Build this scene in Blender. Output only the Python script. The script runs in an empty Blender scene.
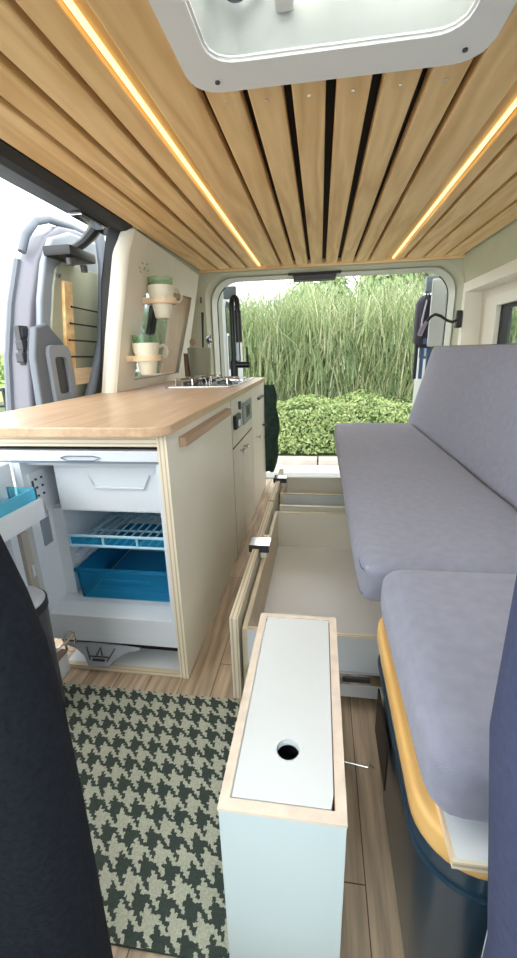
import bpy, bmesh, math, random
from mathutils import Vector, Matrix, noise
random.seed(7)
SC = bpy.context.scene
COL = SC.collection
PI = math.pi
def V(*a): return Vector(a)

# ------------------------------------------------------------------ materials
MATS = {}
def nt(name):
    m = bpy.data.materials.new(name); m.use_nodes = True
    t = m.node_tree; b = t.nodes['Principled BSDF']
    return m, t, b
def mat(name, col, rough=.5, metal=0, var=.0, scale=8, bump=0, bscale=200, spec=None, trans=0, ior=1.45, alpha=1, coat=0, stretch=None, sheen=0):
    m, t, b = nt(name)
    b.inputs['Base Color'].default_value = (*col, 1)
    b.inputs['Roughness'].default_value = rough
    b.inputs['Metallic'].default_value = metal
    b.inputs['Transmission Weight'].default_value = trans
    b.inputs['IOR'].default_value = ior
    b.inputs['Alpha'].default_value = alpha
    b.inputs['Coat Weight'].default_value = coat
    if sheen: b.inputs['Sheen Weight'].default_value = sheen
    if spec is not None: b.inputs['Specular IOR Level'].default_value = spec
    tc = t.nodes.new('ShaderNodeTexCoord')
    src = tc.outputs['Object']
    if stretch:
        mp = t.nodes.new('ShaderNodeMapping'); mp.inputs['Scale'].default_value = stretch
        t.links.new(src, mp.inputs[0]); src = mp.outputs[0]
    if var:
        n = t.nodes.new('ShaderNodeTexNoise'); n.inputs['Scale'].default_value = scale; n.inputs['Detail'].default_value = 5
        t.links.new(src, n.inputs['Vector'])
        r = t.nodes.new('ShaderNodeValToRGB')
        r.color_ramp.elements[0].position = .3; r.color_ramp.elements[1].position = .7
        r.color_ramp.elements[0].color = (*[c*(1-var) for c in col], 1)
        r.color_ramp.elements[1].color = (*[min(1, c*(1+var)) for c in col], 1)
        t.links.new(n.outputs[0], r.inputs[0]); t.links.new(r.outputs[0], b.inputs['Base Color'])
    if bump:
        n = t.nodes.new('ShaderNodeTexNoise'); n.inputs['Scale'].default_value = bscale; n.inputs['Detail'].default_value = 3
        t.links.new(src, n.inputs['Vector'])
        bp = t.nodes.new('ShaderNodeBump'); bp.inputs['Strength'].default_value = bump; bp.inputs['Distance'].default_value = .002
        t.links.new(n.outputs[0], bp.inputs['Height']); t.links.new(bp.outputs[0], b.inputs['Normal'])
    MATS[name] = m
    return m
def wood(name, c1, c2, rough=.45, along='y', ring=9, fine=.35, knots=False, contrast=.5):
    """grain running along one axis; each separate mesh island / object gets an offset"""
    m, t, b = nt(name); N = t.nodes.new; L = t.links.new
    tc = N('ShaderNodeTexCoord'); geo = N('ShaderNodeObjectInfo'); g2 = N('ShaderNodeNewGeometry')
    mp = N('ShaderNodeMapping')
    sc = {'x': (.7, 8, 8), 'y': (8, .7, 8), 'z': (8, 8, .7)}[along]
    mp.inputs['Scale'].default_value = sc
    L(tc.outputs['Object'], mp.inputs[0])
    ad = N('ShaderNodeVectorMath'); ad.operation = 'MULTIPLY_ADD'
    cmb = N('ShaderNodeCombineXYZ')
    L(geo.outputs['Random'], cmb.inputs[0]); L(g2.outputs['Random Per Island'], cmb.inputs[1]); L(geo.outputs['Random'], cmb.inputs[2])
    L(cmb.outputs[0], ad.inputs[0]); ad.inputs[1].default_value = (17, 23, 31); L(mp.outputs[0], ad.inputs[2])
    n1 = N('ShaderNodeTexNoise'); n1.inputs['Scale'].default_value = 1.2; n1.inputs['Detail'].default_value = 2
    L(ad.outputs[0], n1.inputs['Vector'])
    mul = N('ShaderNodeMath'); mul.operation = 'MULTIPLY'; mul.inputs[1].default_value = ring
    L(n1.outputs[0], mul.inputs[0])
    fr = N('ShaderNodeMath'); fr.operation = 'PINGPONG'; fr.inputs[1].default_value = 1
    L(mul.outputs[0], fr.inputs[0])
    n2 = N('ShaderNodeTexNoise'); n2.inputs['Scale'].default_value = 9; n2.inputs['Detail'].default_value = 6
    L(ad.outputs[0], n2.inputs['Vector'])
    mx = N('ShaderNodeMix'); mx.data_type = 'FLOAT'; mx.inputs[0].default_value = fine
    L(fr.outputs[0], mx.inputs[2]); L(n2.outputs[0], mx.inputs[3])
    r = N('ShaderNodeValToRGB'); r.color_ramp.elements[0].position = .5-contrast*.5; r.color_ramp.elements[1].position = .5+contrast*.5
    r.color_ramp.elements[0].color = (*c2, 1); r.color_ramp.elements[1].color = (*c1, 1)
    L(mx.outputs[0], r.inputs[0]); out = r.outputs[0]
    if knots:
        v = N('ShaderNodeTexVoronoi'); v.inputs['Scale'].default_value = .9
        L(ad.outputs[0], v.inputs['Vector'])
        kr = N('ShaderNodeValToRGB'); kr.color_ramp.elements[0].position = .03; kr.color_ramp.elements[1].position = .12
        kr.color_ramp.elements[0].color = (.35, .16, .05, 1); kr.color_ramp.elements[1].color = (1, 1, 1, 1)
        L(v.outputs['Distance'], kr.inputs[0])
        mm = N('ShaderNodeMix'); mm.data_type = 'RGBA'; mm.blend_type = 'MULTIPLY'; mm.inputs[0].default_value = .8
        mm.inputs[0].default_value = .45; L(out, mm.inputs[6]); L(kr.outputs[0], mm.inputs[7]); out = mm.outputs[2]
    L(out, b.inputs['Base Color']); b.inputs['Roughness'].default_value = rough
    bp = N('ShaderNodeBump'); bp.inputs['Strength'].default_value = .15; bp.inputs['Distance'].default_value = .002
    L(mx.outputs[0], bp.inputs['Height']); L(bp.outputs[0], b.inputs['Normal'])
    MATS[name] = m; return m
def plyedge(name, axis=2, period=.006, c1=(.74, .60, .42), c2=(.42, .28, .16)):
    m, t, b = nt(name); N = t.nodes.new; L = t.links.new
    tc = N('ShaderNodeTexCoord'); sx = N('ShaderNodeSeparateXYZ'); L(tc.outputs['Object'], sx.inputs[0])
    a = N('ShaderNodeMath'); a.operation = 'DIVIDE'; a.inputs[1].default_value = period; L(sx.outputs[axis], a.inputs[0])
    p = N('ShaderNodeMath'); p.operation = 'PINGPONG'; p.inputs[1].default_value = 1; L(a.outputs[0], p.inputs[0])
    r = N('ShaderNodeValToRGB'); r.color_ramp.elements[0].color = (*c2, 1); r.color_ramp.elements[1].color = (*c1, 1)
    r.color_ramp.elements[0].position = .1; r.color_ramp.elements[1].position = .5
    L(p.outputs[0], r.inputs[0]); L(r.outputs[0], b.inputs['Base Color']); b.inputs['Roughness'].default_value = .6
    MATS[name] = m; return m
def emis(name, col, s):
    m, t, b = nt(name); b.inputs['Base Color'].default_value = (*col, 1)
    b.inputs['Emission Color'].default_value = (*col, 1); b.inputs['Emission Strength'].default_value = s
    MATS[name] = m; return m
def foliage(name, cols, rough=.6, tr=.3):
    m, t, b = nt(name); N = t.nodes.new; L = t.links.new
    g = N('ShaderNodeNewGeometry'); r = N('ShaderNodeValToRGB')
    while len(r.color_ramp.elements) < len(cols): r.color_ramp.elements.new(.5)
    for i, c in enumerate(cols):
        r.color_ramp.elements[i].position = i/(len(cols)-1); r.color_ramp.elements[i].color = (*c, 1)
    L(g.outputs['Random Per Island'], r.inputs[0]); L(r.outputs[0], b.inputs['Base Color']); b.inputs['Roughness'].default_value = rough
    tl = N('ShaderNodeBsdfTranslucent'); L(r.outputs[0], tl.inputs[0])
    mx = N('ShaderNodeMixShader'); mx.inputs[0].default_value = tr
    L(b.outputs[0], mx.inputs[1]); L(tl.outputs[0], mx.inputs[2]); L(mx.outputs[0], t.nodes['Material Output'].inputs[0])
    MATS[name] = m; return m
def paneglass(name, tint=(.9, .95, .95), mixf=.12):
    m, t, b = nt(name); N = t.nodes.new; L = t.links.new
    tr = N('ShaderNodeBsdfTransparent'); tr.inputs[0].default_value = (*tint, 1)
    gl = N('ShaderNodeBsdfGlossy'); gl.inputs['Roughness'].default_value = .02
    mx = N('ShaderNodeMixShader'); mx.inputs[0].default_value = mixf
    L(tr.outputs[0], mx.inputs[1]); L(gl.outputs[0], mx.inputs[2]); L(mx.outputs[0], t.nodes['Material Output'].inputs[0])
    MATS[name] = m; return m

pine = wood('pine', (.97, .70, .36), (.70, .42, .16), ring=9, knots=True, contrast=.8, fine=.5, rough=.5)
pinex = wood('pine_cross', (.95, .68, .35), (.70, .43, .18), along='x', ring=7, contrast=.75)
oaktop = wood('worktop_oak', (.68, .47, .31), (.48, .31, .18), ring=8, fine=.7, contrast=.6, rough=.35)
handlew = wood('handle_wood', (.52, .36, .25), (.40, .26, .17), ring=5, fine=.6, rough=.5)
rimw = wood('rim_wood', (.76, .47, .17), (.62, .34, .09), ring=6, rough=.35)
birch = wood('birch', (.82, .66, .47), (.70, .52, .33), ring=4, fine=.6, along='z', rough=.5)
paleply = wood('pale_ply', (.86, .76, .60), (.76, .64, .47), ring=4, fine=.6, along='y', rough=.5)
birchx = wood('birch_x', (.82, .66, .47), (.70, .52, .33), ring=4, fine=.6, along='y', rough=.5)
EC = dict(c1=(.78, .70, .55), c2=(.52, .40, .26))
plyz = plyedge('ply_edge_z', 2, **EC); plyx = plyedge('ply_edge_x', 0, **EC); plyy = plyedge('ply_edge_y', 1, **EC)
cream = mat('cream_laminate', (.80, .76, .66), .45, var=.03, scale=3)
creamwall = mat('beige_green_wall', (.55, .55, .40), .7, var=.05, scale=5)
vanwhite = mat('van_white_paint', (.48, .49, .49), .35)
surround = mat('rear_surround_paint', (.50, .50, .37), .5)
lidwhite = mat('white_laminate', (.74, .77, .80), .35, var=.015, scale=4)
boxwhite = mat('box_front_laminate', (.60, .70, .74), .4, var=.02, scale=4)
ventw = mat('vent_plastic', (.84, .84, .83), .45)
ventg = mat('vent_grey', (.46, .48, .46), .5)
fridgew = mat('fridge_plastic', (.74, .78, .84), .35)
fridgeg = mat('fridge_door_beige', (.50, .44, .38), .5)
fridget = mat('fridge_grey_print', (.20, .24, .30), .5)
bluep = mat('blue_plastic', (.06, .52, .82), .12, trans=.75, ior=1.15)
bluet = mat('tray_blue', (.28, .78, .95), .12, trans=.7, ior=1.15)
wirew = mat('white_wire', (.45, .72, .85), .3)
blackp = mat('black_plastic', (.012, .013, .015), .45)
blackm = mat('black_tap', (.010, .012, .012), .35)
dkgrey = mat('dark_grey_plastic', (.05, .052, .06), .4)
midgrey = mat('mid_grey_plastic', (.13, .15, .18), .45)
ltgrey = mat('light_grey_plastic', (.27, .30, .35), .4)
pedal = mat('grey_cover_plastic', (.36, .38, .42), .4)
silver = mat('silver_paint', (.15, .15, .18), .35)
steel = mat('steel', (.60, .60, .60), .25, metal=1)
chrome = mat('chrome', (.75, .76, .78), .12, metal=1)
cushion = mat('lilac_grey_fabric', (.26, .265, .345), .95, var=.07, scale=45, bump=.5, bscale=700, sheen=.2)
cushdk = mat('lilac_grey_piping', (.13, .135, .19), .95)
seatl = mat('charcoal_seat_fabric', (.010, .012, .018), .95, var=.3, scale=160, bump=.5, bscale=500, spec=.2)
seatr = mat('navy_seat_fabric', (.06, .07, .13), .95, var=.1, scale=160, bump=.4, bscale=600, spec=.2)
navy = mat('navy_glossy_shell', (.018, .045, .075), .28, coat=.4)
void = mat('dark_gap_shade', (.02, .013, .009), .9)
rubber = mat('black_rubber', (.012, .012, .014), .6)
greencloth = mat('dark_green_cloth', (.035, .07, .06), .95, var=.3, scale=30)
mugc = mat('cream_enamel', (.78, .74, .60), .3)
greeng = mat('green_glass', (.62, .80, .62), .05, trans=.9, ior=1.15)
canm = mat('olive_grey_pot', (.30, .30, .22), .5)
brassm = mat('brown_leather', (.22, .13, .07), .6)
panelgr = mat('olive_panel', (.40, .41, .31), .7, var=.05, scale=10)
bagm = mat('charcoal_bag_fabric', (.035, .033, .045), .8)
bluecl = mat('blue_strap', (.08, .14, .28), .8)
asphalt = mat('asphalt', (.20, .20, .19), .9, var=.2, scale=20, bump=.3, bscale=90)
kerbm = mat('kerb_concrete', (.42, .38, .34), .9, var=.12, scale=5)
lawn = mat('lawn', (.20, .32, .08), .95, var=.4, scale=30)
earth = mat('dark_earth', (.06, .09, .03), .95, var=.4, scale=6)
led = emis('led_diffuser', (1, .78, .34), .62)
inkm = mat('dark_green_ink', (.10, .16, .08), .6)
reed = foliage('reed_blades', [(.10, .15, .05), (.32, .37, .17), (.20, .29, .13), (.58, .56, .36), (.15, .25, .12), (.38, .44, .25)], tr=.3)
hedgel = foliage('hedge_leaves', [(.09, .17, .04), (.25, .33, .11), (.40, .46, .20), (.16, .26, .07)], tr=.25)
treel = foliage('tree_leaves', [(.12, .20, .07), (.24, .34, .14), (.38, .46, .24)], tr=.3)
bark = mat('bark', (.16, .12, .08), .9, var=.3, scale=20)
milky, mt_, mb_ = nt('milky_vent_cover')
_tl = mt_.nodes.new('ShaderNodeBsdfTranslucent'); _tl.inputs[0].default_value = (.78, .78, .76, 1); _mx = mt_.nodes.new('ShaderNodeMixShader'); _mx.inputs[0].default_value = .6
mb_.inputs['Base Color'].default_value = (.6, .63, .58, 1)
mt_.links.new(mb_.outputs[0], _mx.inputs[1]); mt_.links.new(_tl.outputs[0], _mx.inputs[2]); mt_.links.new(_mx.outputs[0], mt_.nodes['Material Output'].inputs[0])
glassm = paneglass('window_glass')
glassd = paneglass('tinted_glass', (.62, .66, .70), .2)

def floor_mat():
    m, t, b = nt('oak_vinyl_planks'); N = t.nodes.new; L = t.links.new
    tc = N('ShaderNodeTexCoord'); mp = N('ShaderNodeMapping'); mp.inputs['Rotation'].default_value = (0, 0, PI/2)
    L(tc.outputs['Object'], mp.inputs[0])
    br = N('ShaderNodeTexBrick'); br.inputs['Scale'].default_value = 1; br.inputs['Brick Width'].default_value = 1.1; br.inputs['Row Height'].default_value = .105
    br.inputs['Mortar Size'].default_value = .0012; br.inputs['Color1'].default_value = (.66, .51, .37, 1); br.inputs['Color2'].default_value = (.54, .41, .29, 1)
    br.inputs['Mortar'].default_value = (.12, .08, .05, 1); br.inputs['Bias'].default_value = 0
    L(mp.outputs[0], br.inputs['Vector'])
    m2 = N('ShaderNodeMapping'); m2.inputs['Scale'].default_value = (26, 2, 1); L(tc.outputs['Object'], m2.inputs[0])
    n = N('ShaderNodeTexNoise'); n.inputs['Scale'].default_value = 2.2; n.inputs['Detail'].default_value = 6; L(m2.outputs[0], n.inputs['Vector'])
    r = N('ShaderNodeValToRGB'); r.color_ramp.elements[0].position = .3; r.color_ramp.elements[0].color = (.55, .52, .5, 1); r.color_ramp.elements[1].position = .7; r.color_ramp.elements[1].color = (1.15, 1.15, 1.15, 1)
    L(n.outputs[0], r.inputs[0])
    mx = N('ShaderNodeMix'); mx.data_type = 'RGBA'; mx.blend_type = 'MULTIPLY'; mx.inputs[0].default_value = 1
    L(br.outputs['Color'], mx.inputs[6]); L(r.outputs[0], mx.inputs[7]); L(mx.outputs[2], b.inputs['Base Color'])
    b.inputs['Roughness'].default_value = .42
    return m
floorm = floor_mat()

def hound_mat(nu, nv):
    m, t, b = nt('houndstooth_pile'); N = t.nodes.new; L = t.links.new
    tc = N('ShaderNodeTexCoord'); sx = N('ShaderNodeSeparateXYZ'); L(tc.outputs['UV'], sx.inputs[0])
    def M(op, a, bb=None):
        x = N('ShaderNodeMath'); x.operation = op
        if isinstance(a, (int, float)): x.inputs[0].default_value = a
        else: L(a, x.inputs[0])
        if bb is not None:
            if isinstance(bb, (int, float)): x.inputs[1].default_value = bb
            else: L(bb, x.inputs[1])
        return x.outputs[0]
    nz = N('ShaderNodeTexNoise'); nz.inputs['Scale'].default_value = 170; L(tc.outputs['Object'], nz.inputs['Vector'])
    sz = N('ShaderNodeSeparateColor'); L(nz.outputs['Color'], sz.inputs[0])
    i = M('FLOOR', M('ADD', M('MULTIPLY', sx.outputs[0], nu*8.0), M('MULTIPLY', sz.outputs[0], 1.6))); j = M('FLOOR', M('ADD', M('MULTIPLY', sx.outputs[1], nv*8.0), M('MULTIPLY', sz.outputs[1], 1.6)))
    warp = M('LESS_THAN', M('FLOORED_MODULO', i, 8), 3.5)
    weft = M('LESS_THAN', M('FLOORED_MODULO', j, 8), 3.5)
    tw = M('LESS_THAN', M('FLOORED_MODULO', M('ADD', i, j), 4), 1.5)
    col = M('ADD', M('MULTIPLY', tw, warp), M('MULTIPLY', M('SUBTRACT', 1, tw), weft))
    n = N('ShaderNodeTexNoise'); n.inputs['Scale'].default_value = 260; L(tc.outputs['Object'], n.inputs['Vector'])
    mx = N('ShaderNodeMix'); mx.data_type = 'RGBA'; L(col, mx.inputs[0])
    mx.inputs[6].default_value = (.46, .47, .37, 1); mx.inputs[7].default_value = (.045, .062, .052, 1)
    r = N('ShaderNodeValToRGB'); r.color_ramp.elements[0].color = (.5, .5, .5, 1); r.color_ramp.elements[1].color = (1.4, 1.4, 1.4, 1)
    L(n.outputs[0], r.inputs[0])
    m2 = N('ShaderNodeMix'); m2.data_type = 'RGBA'; m2.blend_type = 'MULTIPLY'; m2.inputs[0].default_value = .8
    L(mx.outputs[2], m2.inputs[6]); L(r.outputs[0], m2.inputs[7]); L(m2.outputs[2], b.inputs['Base Color'])
    b.inputs['Roughness'].default_value = 1
    bp = N('ShaderNodeBump'); bp.inputs['Strength'].default_value = .6; bp.inputs['Distance'].default_value = .003
    L(n.outputs[0], bp.inputs['Height']); L(bp.outputs[0], b.inputs['Normal'])
    return m

# ------------------------------------------------------------------ geometry helpers
def box(bm, x0, x1, y0, y1, z0, z1, bev=0, seg=2):
    if x0 > x1: x0, x1 = x1, x0
    if y0 > y1: y0, y1 = y1, y0
    if z0 > z1: z0, z1 = z1, z0
    r = bmesh.ops.create_cube(bm, size=1)
    vs = r['verts']
    bmesh.ops.scale(bm, vec=(x1-x0, y1-y0, z1-z0), verts=vs)
    bmesh.ops.translate(bm, vec=((x0+x1)/2, (y0+y1)/2, (z0+z1)/2), verts=vs)
    if bev:
        es = list({e for v in vs for e in v.link_edges})
        bmesh.ops.bevel(bm, geom=es, offset=bev, segments=seg, profile=.6, affect='EDGES', clamp_overlap=True)
    return bm
def prism(bm, pts, axis, a0, a1, bev=0, seg=2):
    """pts are 2-D in the two remaining axes (in xyz order), extruded from a0 to a1 along axis"""
    def P(p, a):
        return {'x': (a, p[0], p[1]), 'y': (p[0], a, p[1]), 'z': (p[0], p[1], a)}[axis]
    A = [bm.verts.new(P(p, a0)) for p in pts]; B = [bm.verts.new(P(p, a1)) for p in pts]
    n = len(pts); fs = [bm.faces.new(A), bm.faces.new(list(reversed(B)))]
    for i in range(n):
        fs.append(bm.faces.new((A[i], B[i], B[(i+1) % n], A[(i+1) % n])))
    bmesh.ops.recalc_face_normals(bm, faces=fs)
    if bev:
        es = list({e for f in fs[:2] for e in f.edges})
        bmesh.ops.bevel(bm, geom=es, offset=bev, segments=seg, profile=.6, affect='EDGES', clamp_overlap=True)
    return bm
def rrect(x0, x1, y0, y1, r, n=6, corners=(1, 1, 1, 1)):
    """rounded rectangle, corners order: (x1y1, x0y1, x0y0, x1y0)"""
    out = []
    for k, (cx, cy, sx, sy) in enumerate(((x1, y1, 1, 1), (x0, y1, -1, 1), (x0, y0, -1, -1), (x1, y0, 1, -1))):
        if not corners[k]: out.append((cx, cy)); continue
        ox, oy = cx-sx*r, cy-sy*r
        for i in range(n+1):
            a = k*PI/2 + i*PI/2/n
            out.append((ox+r*math.cos(a), oy+r*math.sin(a)))
    return out
def tube(bm, pts, r, n=10, caps=True):
    pts = [Vector(p) for p in pts]; rs = r if isinstance(r, (list, tuple)) else [r]*len(pts)
    rings = []; up = None
    for i, p in enumerate(pts):
        d = (pts[min(i+1, len(pts)-1)]-pts[max(i-1, 0)]).normalized()
        if up is None: up = d.orthogonal().normalized()
        up = (up-d*up.dot(d)).normalized(); s = d.cross(up)
        rings.append([bm.verts.new(p+(up*math.cos(2*PI*k/n)+s*math.sin(2*PI*k/n))*rs[i]) for k in range(n)])
    for a, b in zip(rings, rings[1:]):
        for k in range(n): bm.faces.new((a[k], a[(k+1) % n], b[(k+1) % n], b[k]))
    if caps:
        bm.faces.new(list(reversed(rings[0]))); bm.faces.new(rings[-1])
    return bm
def lathe(bm, prof, c, n=32, ax='z'):
    rings = []
    for r, h in prof:
        ring = []
        for k in range(n):
            a = 2*PI*k/n; u, v = r*math.cos(a), r*math.sin(a)
            p = {'z': (c[0]+u, c[1]+v, c[2]+h), 'x': (c[0]+h, c[1]+u, c[2]+v), 'y': (c[0]+u, c[1]+h, c[2]+v)}[ax]
            ring.append(bm.verts.new(p))
        rings.append(ring)
    for a, b in zip(rings, rings[1:]):
        for k in range(n): bm.faces.new((a[k], a[(k+1) % n], b[(k+1) % n], b[k]))
    return bm
def holed(bm, outer, inner, axis, a0, a1):
    """plate between two closed loops with the same point count"""
    def P(p, a): return {'x': (a, p[0], p[1]), 'y': (p[0], a, p[1]), 'z': (p[0], p[1], a)}[axis]
    n = len(outer)
    O0 = [bm.verts.new(P(p, a0)) for p in outer]; O1 = [bm.verts.new(P(p, a1)) for p in outer]
    I0 = [bm.verts.new(P(p, a0)) for p in inner]; I1 = [bm.verts.new(P(p, a1)) for p in inner]
    fs = []
    for i in range(n):
        j = (i+1) % n
        fs += [bm.faces.new((O0[i], O0[j], I0[j], I0[i])), bm.faces.new((O1[j], O1[i], I1[i], I1[j])),
               bm.faces.new((O0[j], O0[i], O1[i], O1[j])), bm.faces.new((I0[i], I0[j], I1[j], I1[i]))]
    bmesh.ops.recalc_face_normals(bm, faces=fs)
    return bm
def NB(): return bmesh.new()
def obj(name, bm, m, parent=None, smooth=False, loc=None, fix=True):
    if fix: bmesh.ops.recalc_face_normals(bm, faces=bm.faces)
    me = bpy.data.meshes.new(name); bm.to_mesh(me); bm.free()
    ms = m if isinstance(m, (list, tuple)) else [m]
    for q in ms: me.materials.append(q)
    if smooth:
        me.shade_smooth()
    o = bpy.data.objects.new(name, me); COL.objects.link(o)
    if smooth:
        try: me.set_sharp_from_angle(angle=math.radians(38))
        except Exception: pass
    if parent:
        o.parent = parent
        o.location = -Vector(parent_world(parent))
    return o
def parent_world(p):
    l = Vector(p.location)
    while p.parent: p = p.parent; l = l+Vector(p.location)
    return l
def tag(o, label, cat, group=None, kind=None):
    if label: o['label'] = label
    if cat: o['category'] = cat
    if group: o['group'] = group
    if kind: o['kind'] = kind
    return o
def thing(name, label, cat, loc=(0, 0, 0), group=None, kind=None):
    o = bpy.data.objects.new(name, None); COL.objects.link(o); o.location = loc
    o.empty_display_size = .05
    return tag(o, label, cat, group, kind)
def struct(name, bm, m, label=None, smooth=False, cat=None):
    o = obj(name, bm, m, None, smooth); o['kind'] = 'structure'
    if label: o['label'] = label
    o['category'] = cat or name.split('_')[0]
    return o
def B(*a, **k): return box(NB(), *a, **k)

# ------------------------------------------------------------------ shell: floor, ceiling, walls
struct('floor', B(-1.05, .98, -.6, 3.2, -1.06, -1.0), floorm, 'light oak plank floor of the van')
ZC = .55
c = struct('ceiling', B(-.86, .93, .15, 3.12, ZC+.022, ZC+.05), void, 'slatted pine ceiling of the van with black gaps')
# cut a real opening for the roof vent: rebuild the backing as a holed plate
bpy.data.objects.remove(c)
def resample(loop, n):
    L = [Vector((*p, 0)) for p in loop]; L.append(L[0]); ds = [0]
    for a, b in zip(L, L[1:]): ds.append(ds[-1]+(b-a).length)
    out = []
    for k in range(n):
        t = ds[-1]*k/n; i = max(j for j in range(len(L)-1) if ds[j] <= t+1e-9)
        f = (t-ds[i])/(ds[i+1]-ds[i]) if ds[i+1] > ds[i] else 0
        p = L[i].lerp(L[i+1], f); out.append((p.x, p.y))
    return out
o4 = [(.95, 3.12), (-.88, 3.12), (-.88, .1), (.95, .1)]; i4 = [(.24, .98), (-.21, .98), (-.21, .40), (.24, .40)]
ceil = struct('ceiling', holed(NB(), o4, i4, 'z', ZC+.035, ZC+.06), void, 'slatted pine ceiling of the van with black gaps')
def slat(x0, x1, y0, y1, roundend=False):
    bm = box(NB(), x0, x1, y0, y1, ZC, ZC+.0345, bev=.007, seg=3)
    return obj('ceiling_slat', bm, pine, ceil)
YB = 3.085
mids = [(-.264, -.188), (-.170, -.093), (-.073, .002), (.025, .100), (.125, .202), (.222, .296)]
for i, (a, b) in enumerate(mids):
    e = (b-a)
    slat(a, b, 1.085, YB)
    obj('screw', lathe(NB(), [(0, -.001), (.0045, -.001), (.0045, .001)], ((a+b)/2, 1.15, ZC-.0005), 10), steel, ceil)
lefts = [(-.388, -.280), (-.500, -.434), (-.606, -.520), (-.706, -.628), (-.842, -.726)]
rights = [(.312, .415), (.476, .522), (.538, .642), (.658, .766), (.782, .885)]
for a, b in lefts+rights: slat(a, b, .15, YB)
o = obj('end_trim', B(-.85, .93, 3.09, 3.11, ZC-.012, ZC+.02, bev=.004), pinex, ceil)
for nm, x0, x1, lb in (('a', -.430, -.412, 'warm LED strip glowing between the ceiling slats on the kitchen side'), ('b', .452, .470, 'warm LED strip glowing between the ceiling slats on the bench side')):
    t = thing('led_strip', lb, 'light strip', ((x0+x1)/2, 1.6, ZC), 'LED strips in the ceiling')
    obj('diffuser', B(x0+.004, x1-.005, .15, YB, ZC+.006, ZC+.014), led, t)
    ch = NB(); box(ch, x0-(.004 if nm == 'a' else .035), x1+(.024 if nm == 'a' else .004), .15, YB, ZC+.0145, ZC+.0345)
    obj('channel', ch, rimw, t)

# left side: header over the sliding door opening, pillar, wall behind
h = NB(); prism(h, [(-.845, .572), (-.845, .548), (-.88, .535), (-.92, .535), (-1.0, .63), (-.88, .66)], 'y', .15, 2.0)
struct('trim_1', h, rubber, 'black header above the sliding door opening')
r = NB(); box(r, -.985, -.935, .2, 1.98, .545, .565, bev=.004); box(r, -1.02, -.985, .2, 1.95, .550, .58, bev=.003)
struct('trim_2', r, midgrey, 'grey sliding door rail along the header')
p = NB(); prism(p, [(-1.115, -.9), (-1.07, -.9), (-1.07, -.2), (-.98, .3), (-.90, .57), (-.96, .6), (-1.035, .33), (-1.115, -.18)], 'y', 2.0, 2.06, bev=.012)
struct('trim_3', p, rubber, 'black door pillar behind the window panel')
w = NB()
def lean_wall(bm, sx, y0, y1, t=.05, zt=.62, xt=.84, xb=1.05, zw=-.1, inner=True):
    pts = [(sx*xb, -1.02), (sx*xb, zw), (sx*xt, zt), (sx*(xt+t), zt), (sx*(xb+t), zw), (sx*(xb+t), -1.02)]
    prism(bm, pts, 'y', y0, y1)
# left wall with a real window opening
lean_wall(w, -1, 2.07, 2.22); lean_wall(w, -1, 3.0, 3.2)
prism(w, [(-1.05, -1.02), (-1.05, -.16), (-1.10, -.16), (-1.10, -1.02)], 'y', 2.22, 3.0)
prism(w, [(-.905, .42), (-.84, .62), (-.89, .62), (-.955, .42)], 'y', 2.22, 3.0)
struct('wall_left', w, creamwall, 'beige inner wall on the kitchen side')
# right wall, with window opening (y 1.0..2.62, z -.2.. .2)
w = NB()
prism(w, [(.955, .34), (.895, .60), (1.0, .64), (1.06, .34)], 'y', .1, 3.2)
box(w, .97, 1.1, .1, 3.2, -1.02, -.2); box(w, .955, 1.06, 3.12, 3.2, -.2, .36)
struct('wall_right', w, creamwall, 'beige green inner wall on the bench side')
# rear surround
outer = rrect(-1.12, 1.12, -1.1, .60, .02, 5, (1, 1, 0, 0)); inner = rrect(-.775, .885, -.80, .505, .17, 5, (1, 1, 0, 0))
def arch(x0, x1, zb, zt, r, n=10):
    pts = [(x1, zb)]
    for i in range(n+1):
        a = i*PI/2/n; pts.append((x1-r+r*math.cos(a), zt-r+r*math.sin(a)))
    for i in range(n+1):
        a = PI/2+i*PI/2/n; pts.append((x0+r+r*math.cos(a), zt-r+r*math.sin(a)))
    pts.append((x0, zb)); return pts
def archband(bm, A, Bp, ya, yb):
    """surface band between two arches at different depths"""
    a = [bm.verts.new((p[0], ya, p[1])) for p in A]; b = [bm.verts.new((p[0], yb, p[1])) for p in Bp]
    for i in range(len(a)-1): bm.faces.new((a[i], a[i+1], b[i+1], b[i]))
bm = NB()
A0 = arch(-1.08, 1.0, -1.0, .64, .02); A1 = arch(-.835, .935, -1.0, .535, .16); A2 = arch(-.80, .90, -1.0, .51, .17); A3 = arch(-.775, .875, -1.0, .495, .17)
archband(bm, A0, A1, 3.12, 3.15); archband(bm, A1, A2, 3.15, 3.22)
archband(bm, A2, A2, 3.22, 3.34); archband(bm, A0, arch(-1.14, 1.05, -1.0, .68, .02), 3.12, 3.34); archband(bm, arch(-1.14, 1.05, -1.0, .68, .02), A2, 3.34, 3.34)
struct('wall_rear', bm, surround, 'beige painted surround of the open rear doorway', smooth=True)
bm = NB(); archband(bm, A2, A3, 3.2, 3.26); archband(bm, A3, arch(-.785, .885, -1.0, .50, .17), 3.26, 3.335); archband(bm, arch(-.785, .885, -1, .5, .17), A2, 3.335, 3.34)
struct('trim_4', bm, mat('lip_paint', (.56, .57, .50), .4), 'pale metal lip around the rear opening', smooth=True)
ar = arch(-.776, .876, -1.0, .496, .17)
struct('trim_5', tube(NB(), [(p[0], 3.27, p[1]) for p in ar[:8]], .007, 8), rubber, 'black rubber seal down the bench side of the rear opening', smooth=True)
struct('trim_7', tube(NB(), [(p[0], 3.27, p[1]) for p in ar[-8:]], .007, 8), rubber, 'black rubber seal down the kitchen side of the rear opening', smooth=True)
bm = NB(); box(bm, -.8, .9, 3.2, 3.36, -1.08, -.99, bev=.01)
struct('trim_6', bm, vanwhite, 'white sill of the rear opening')

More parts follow.
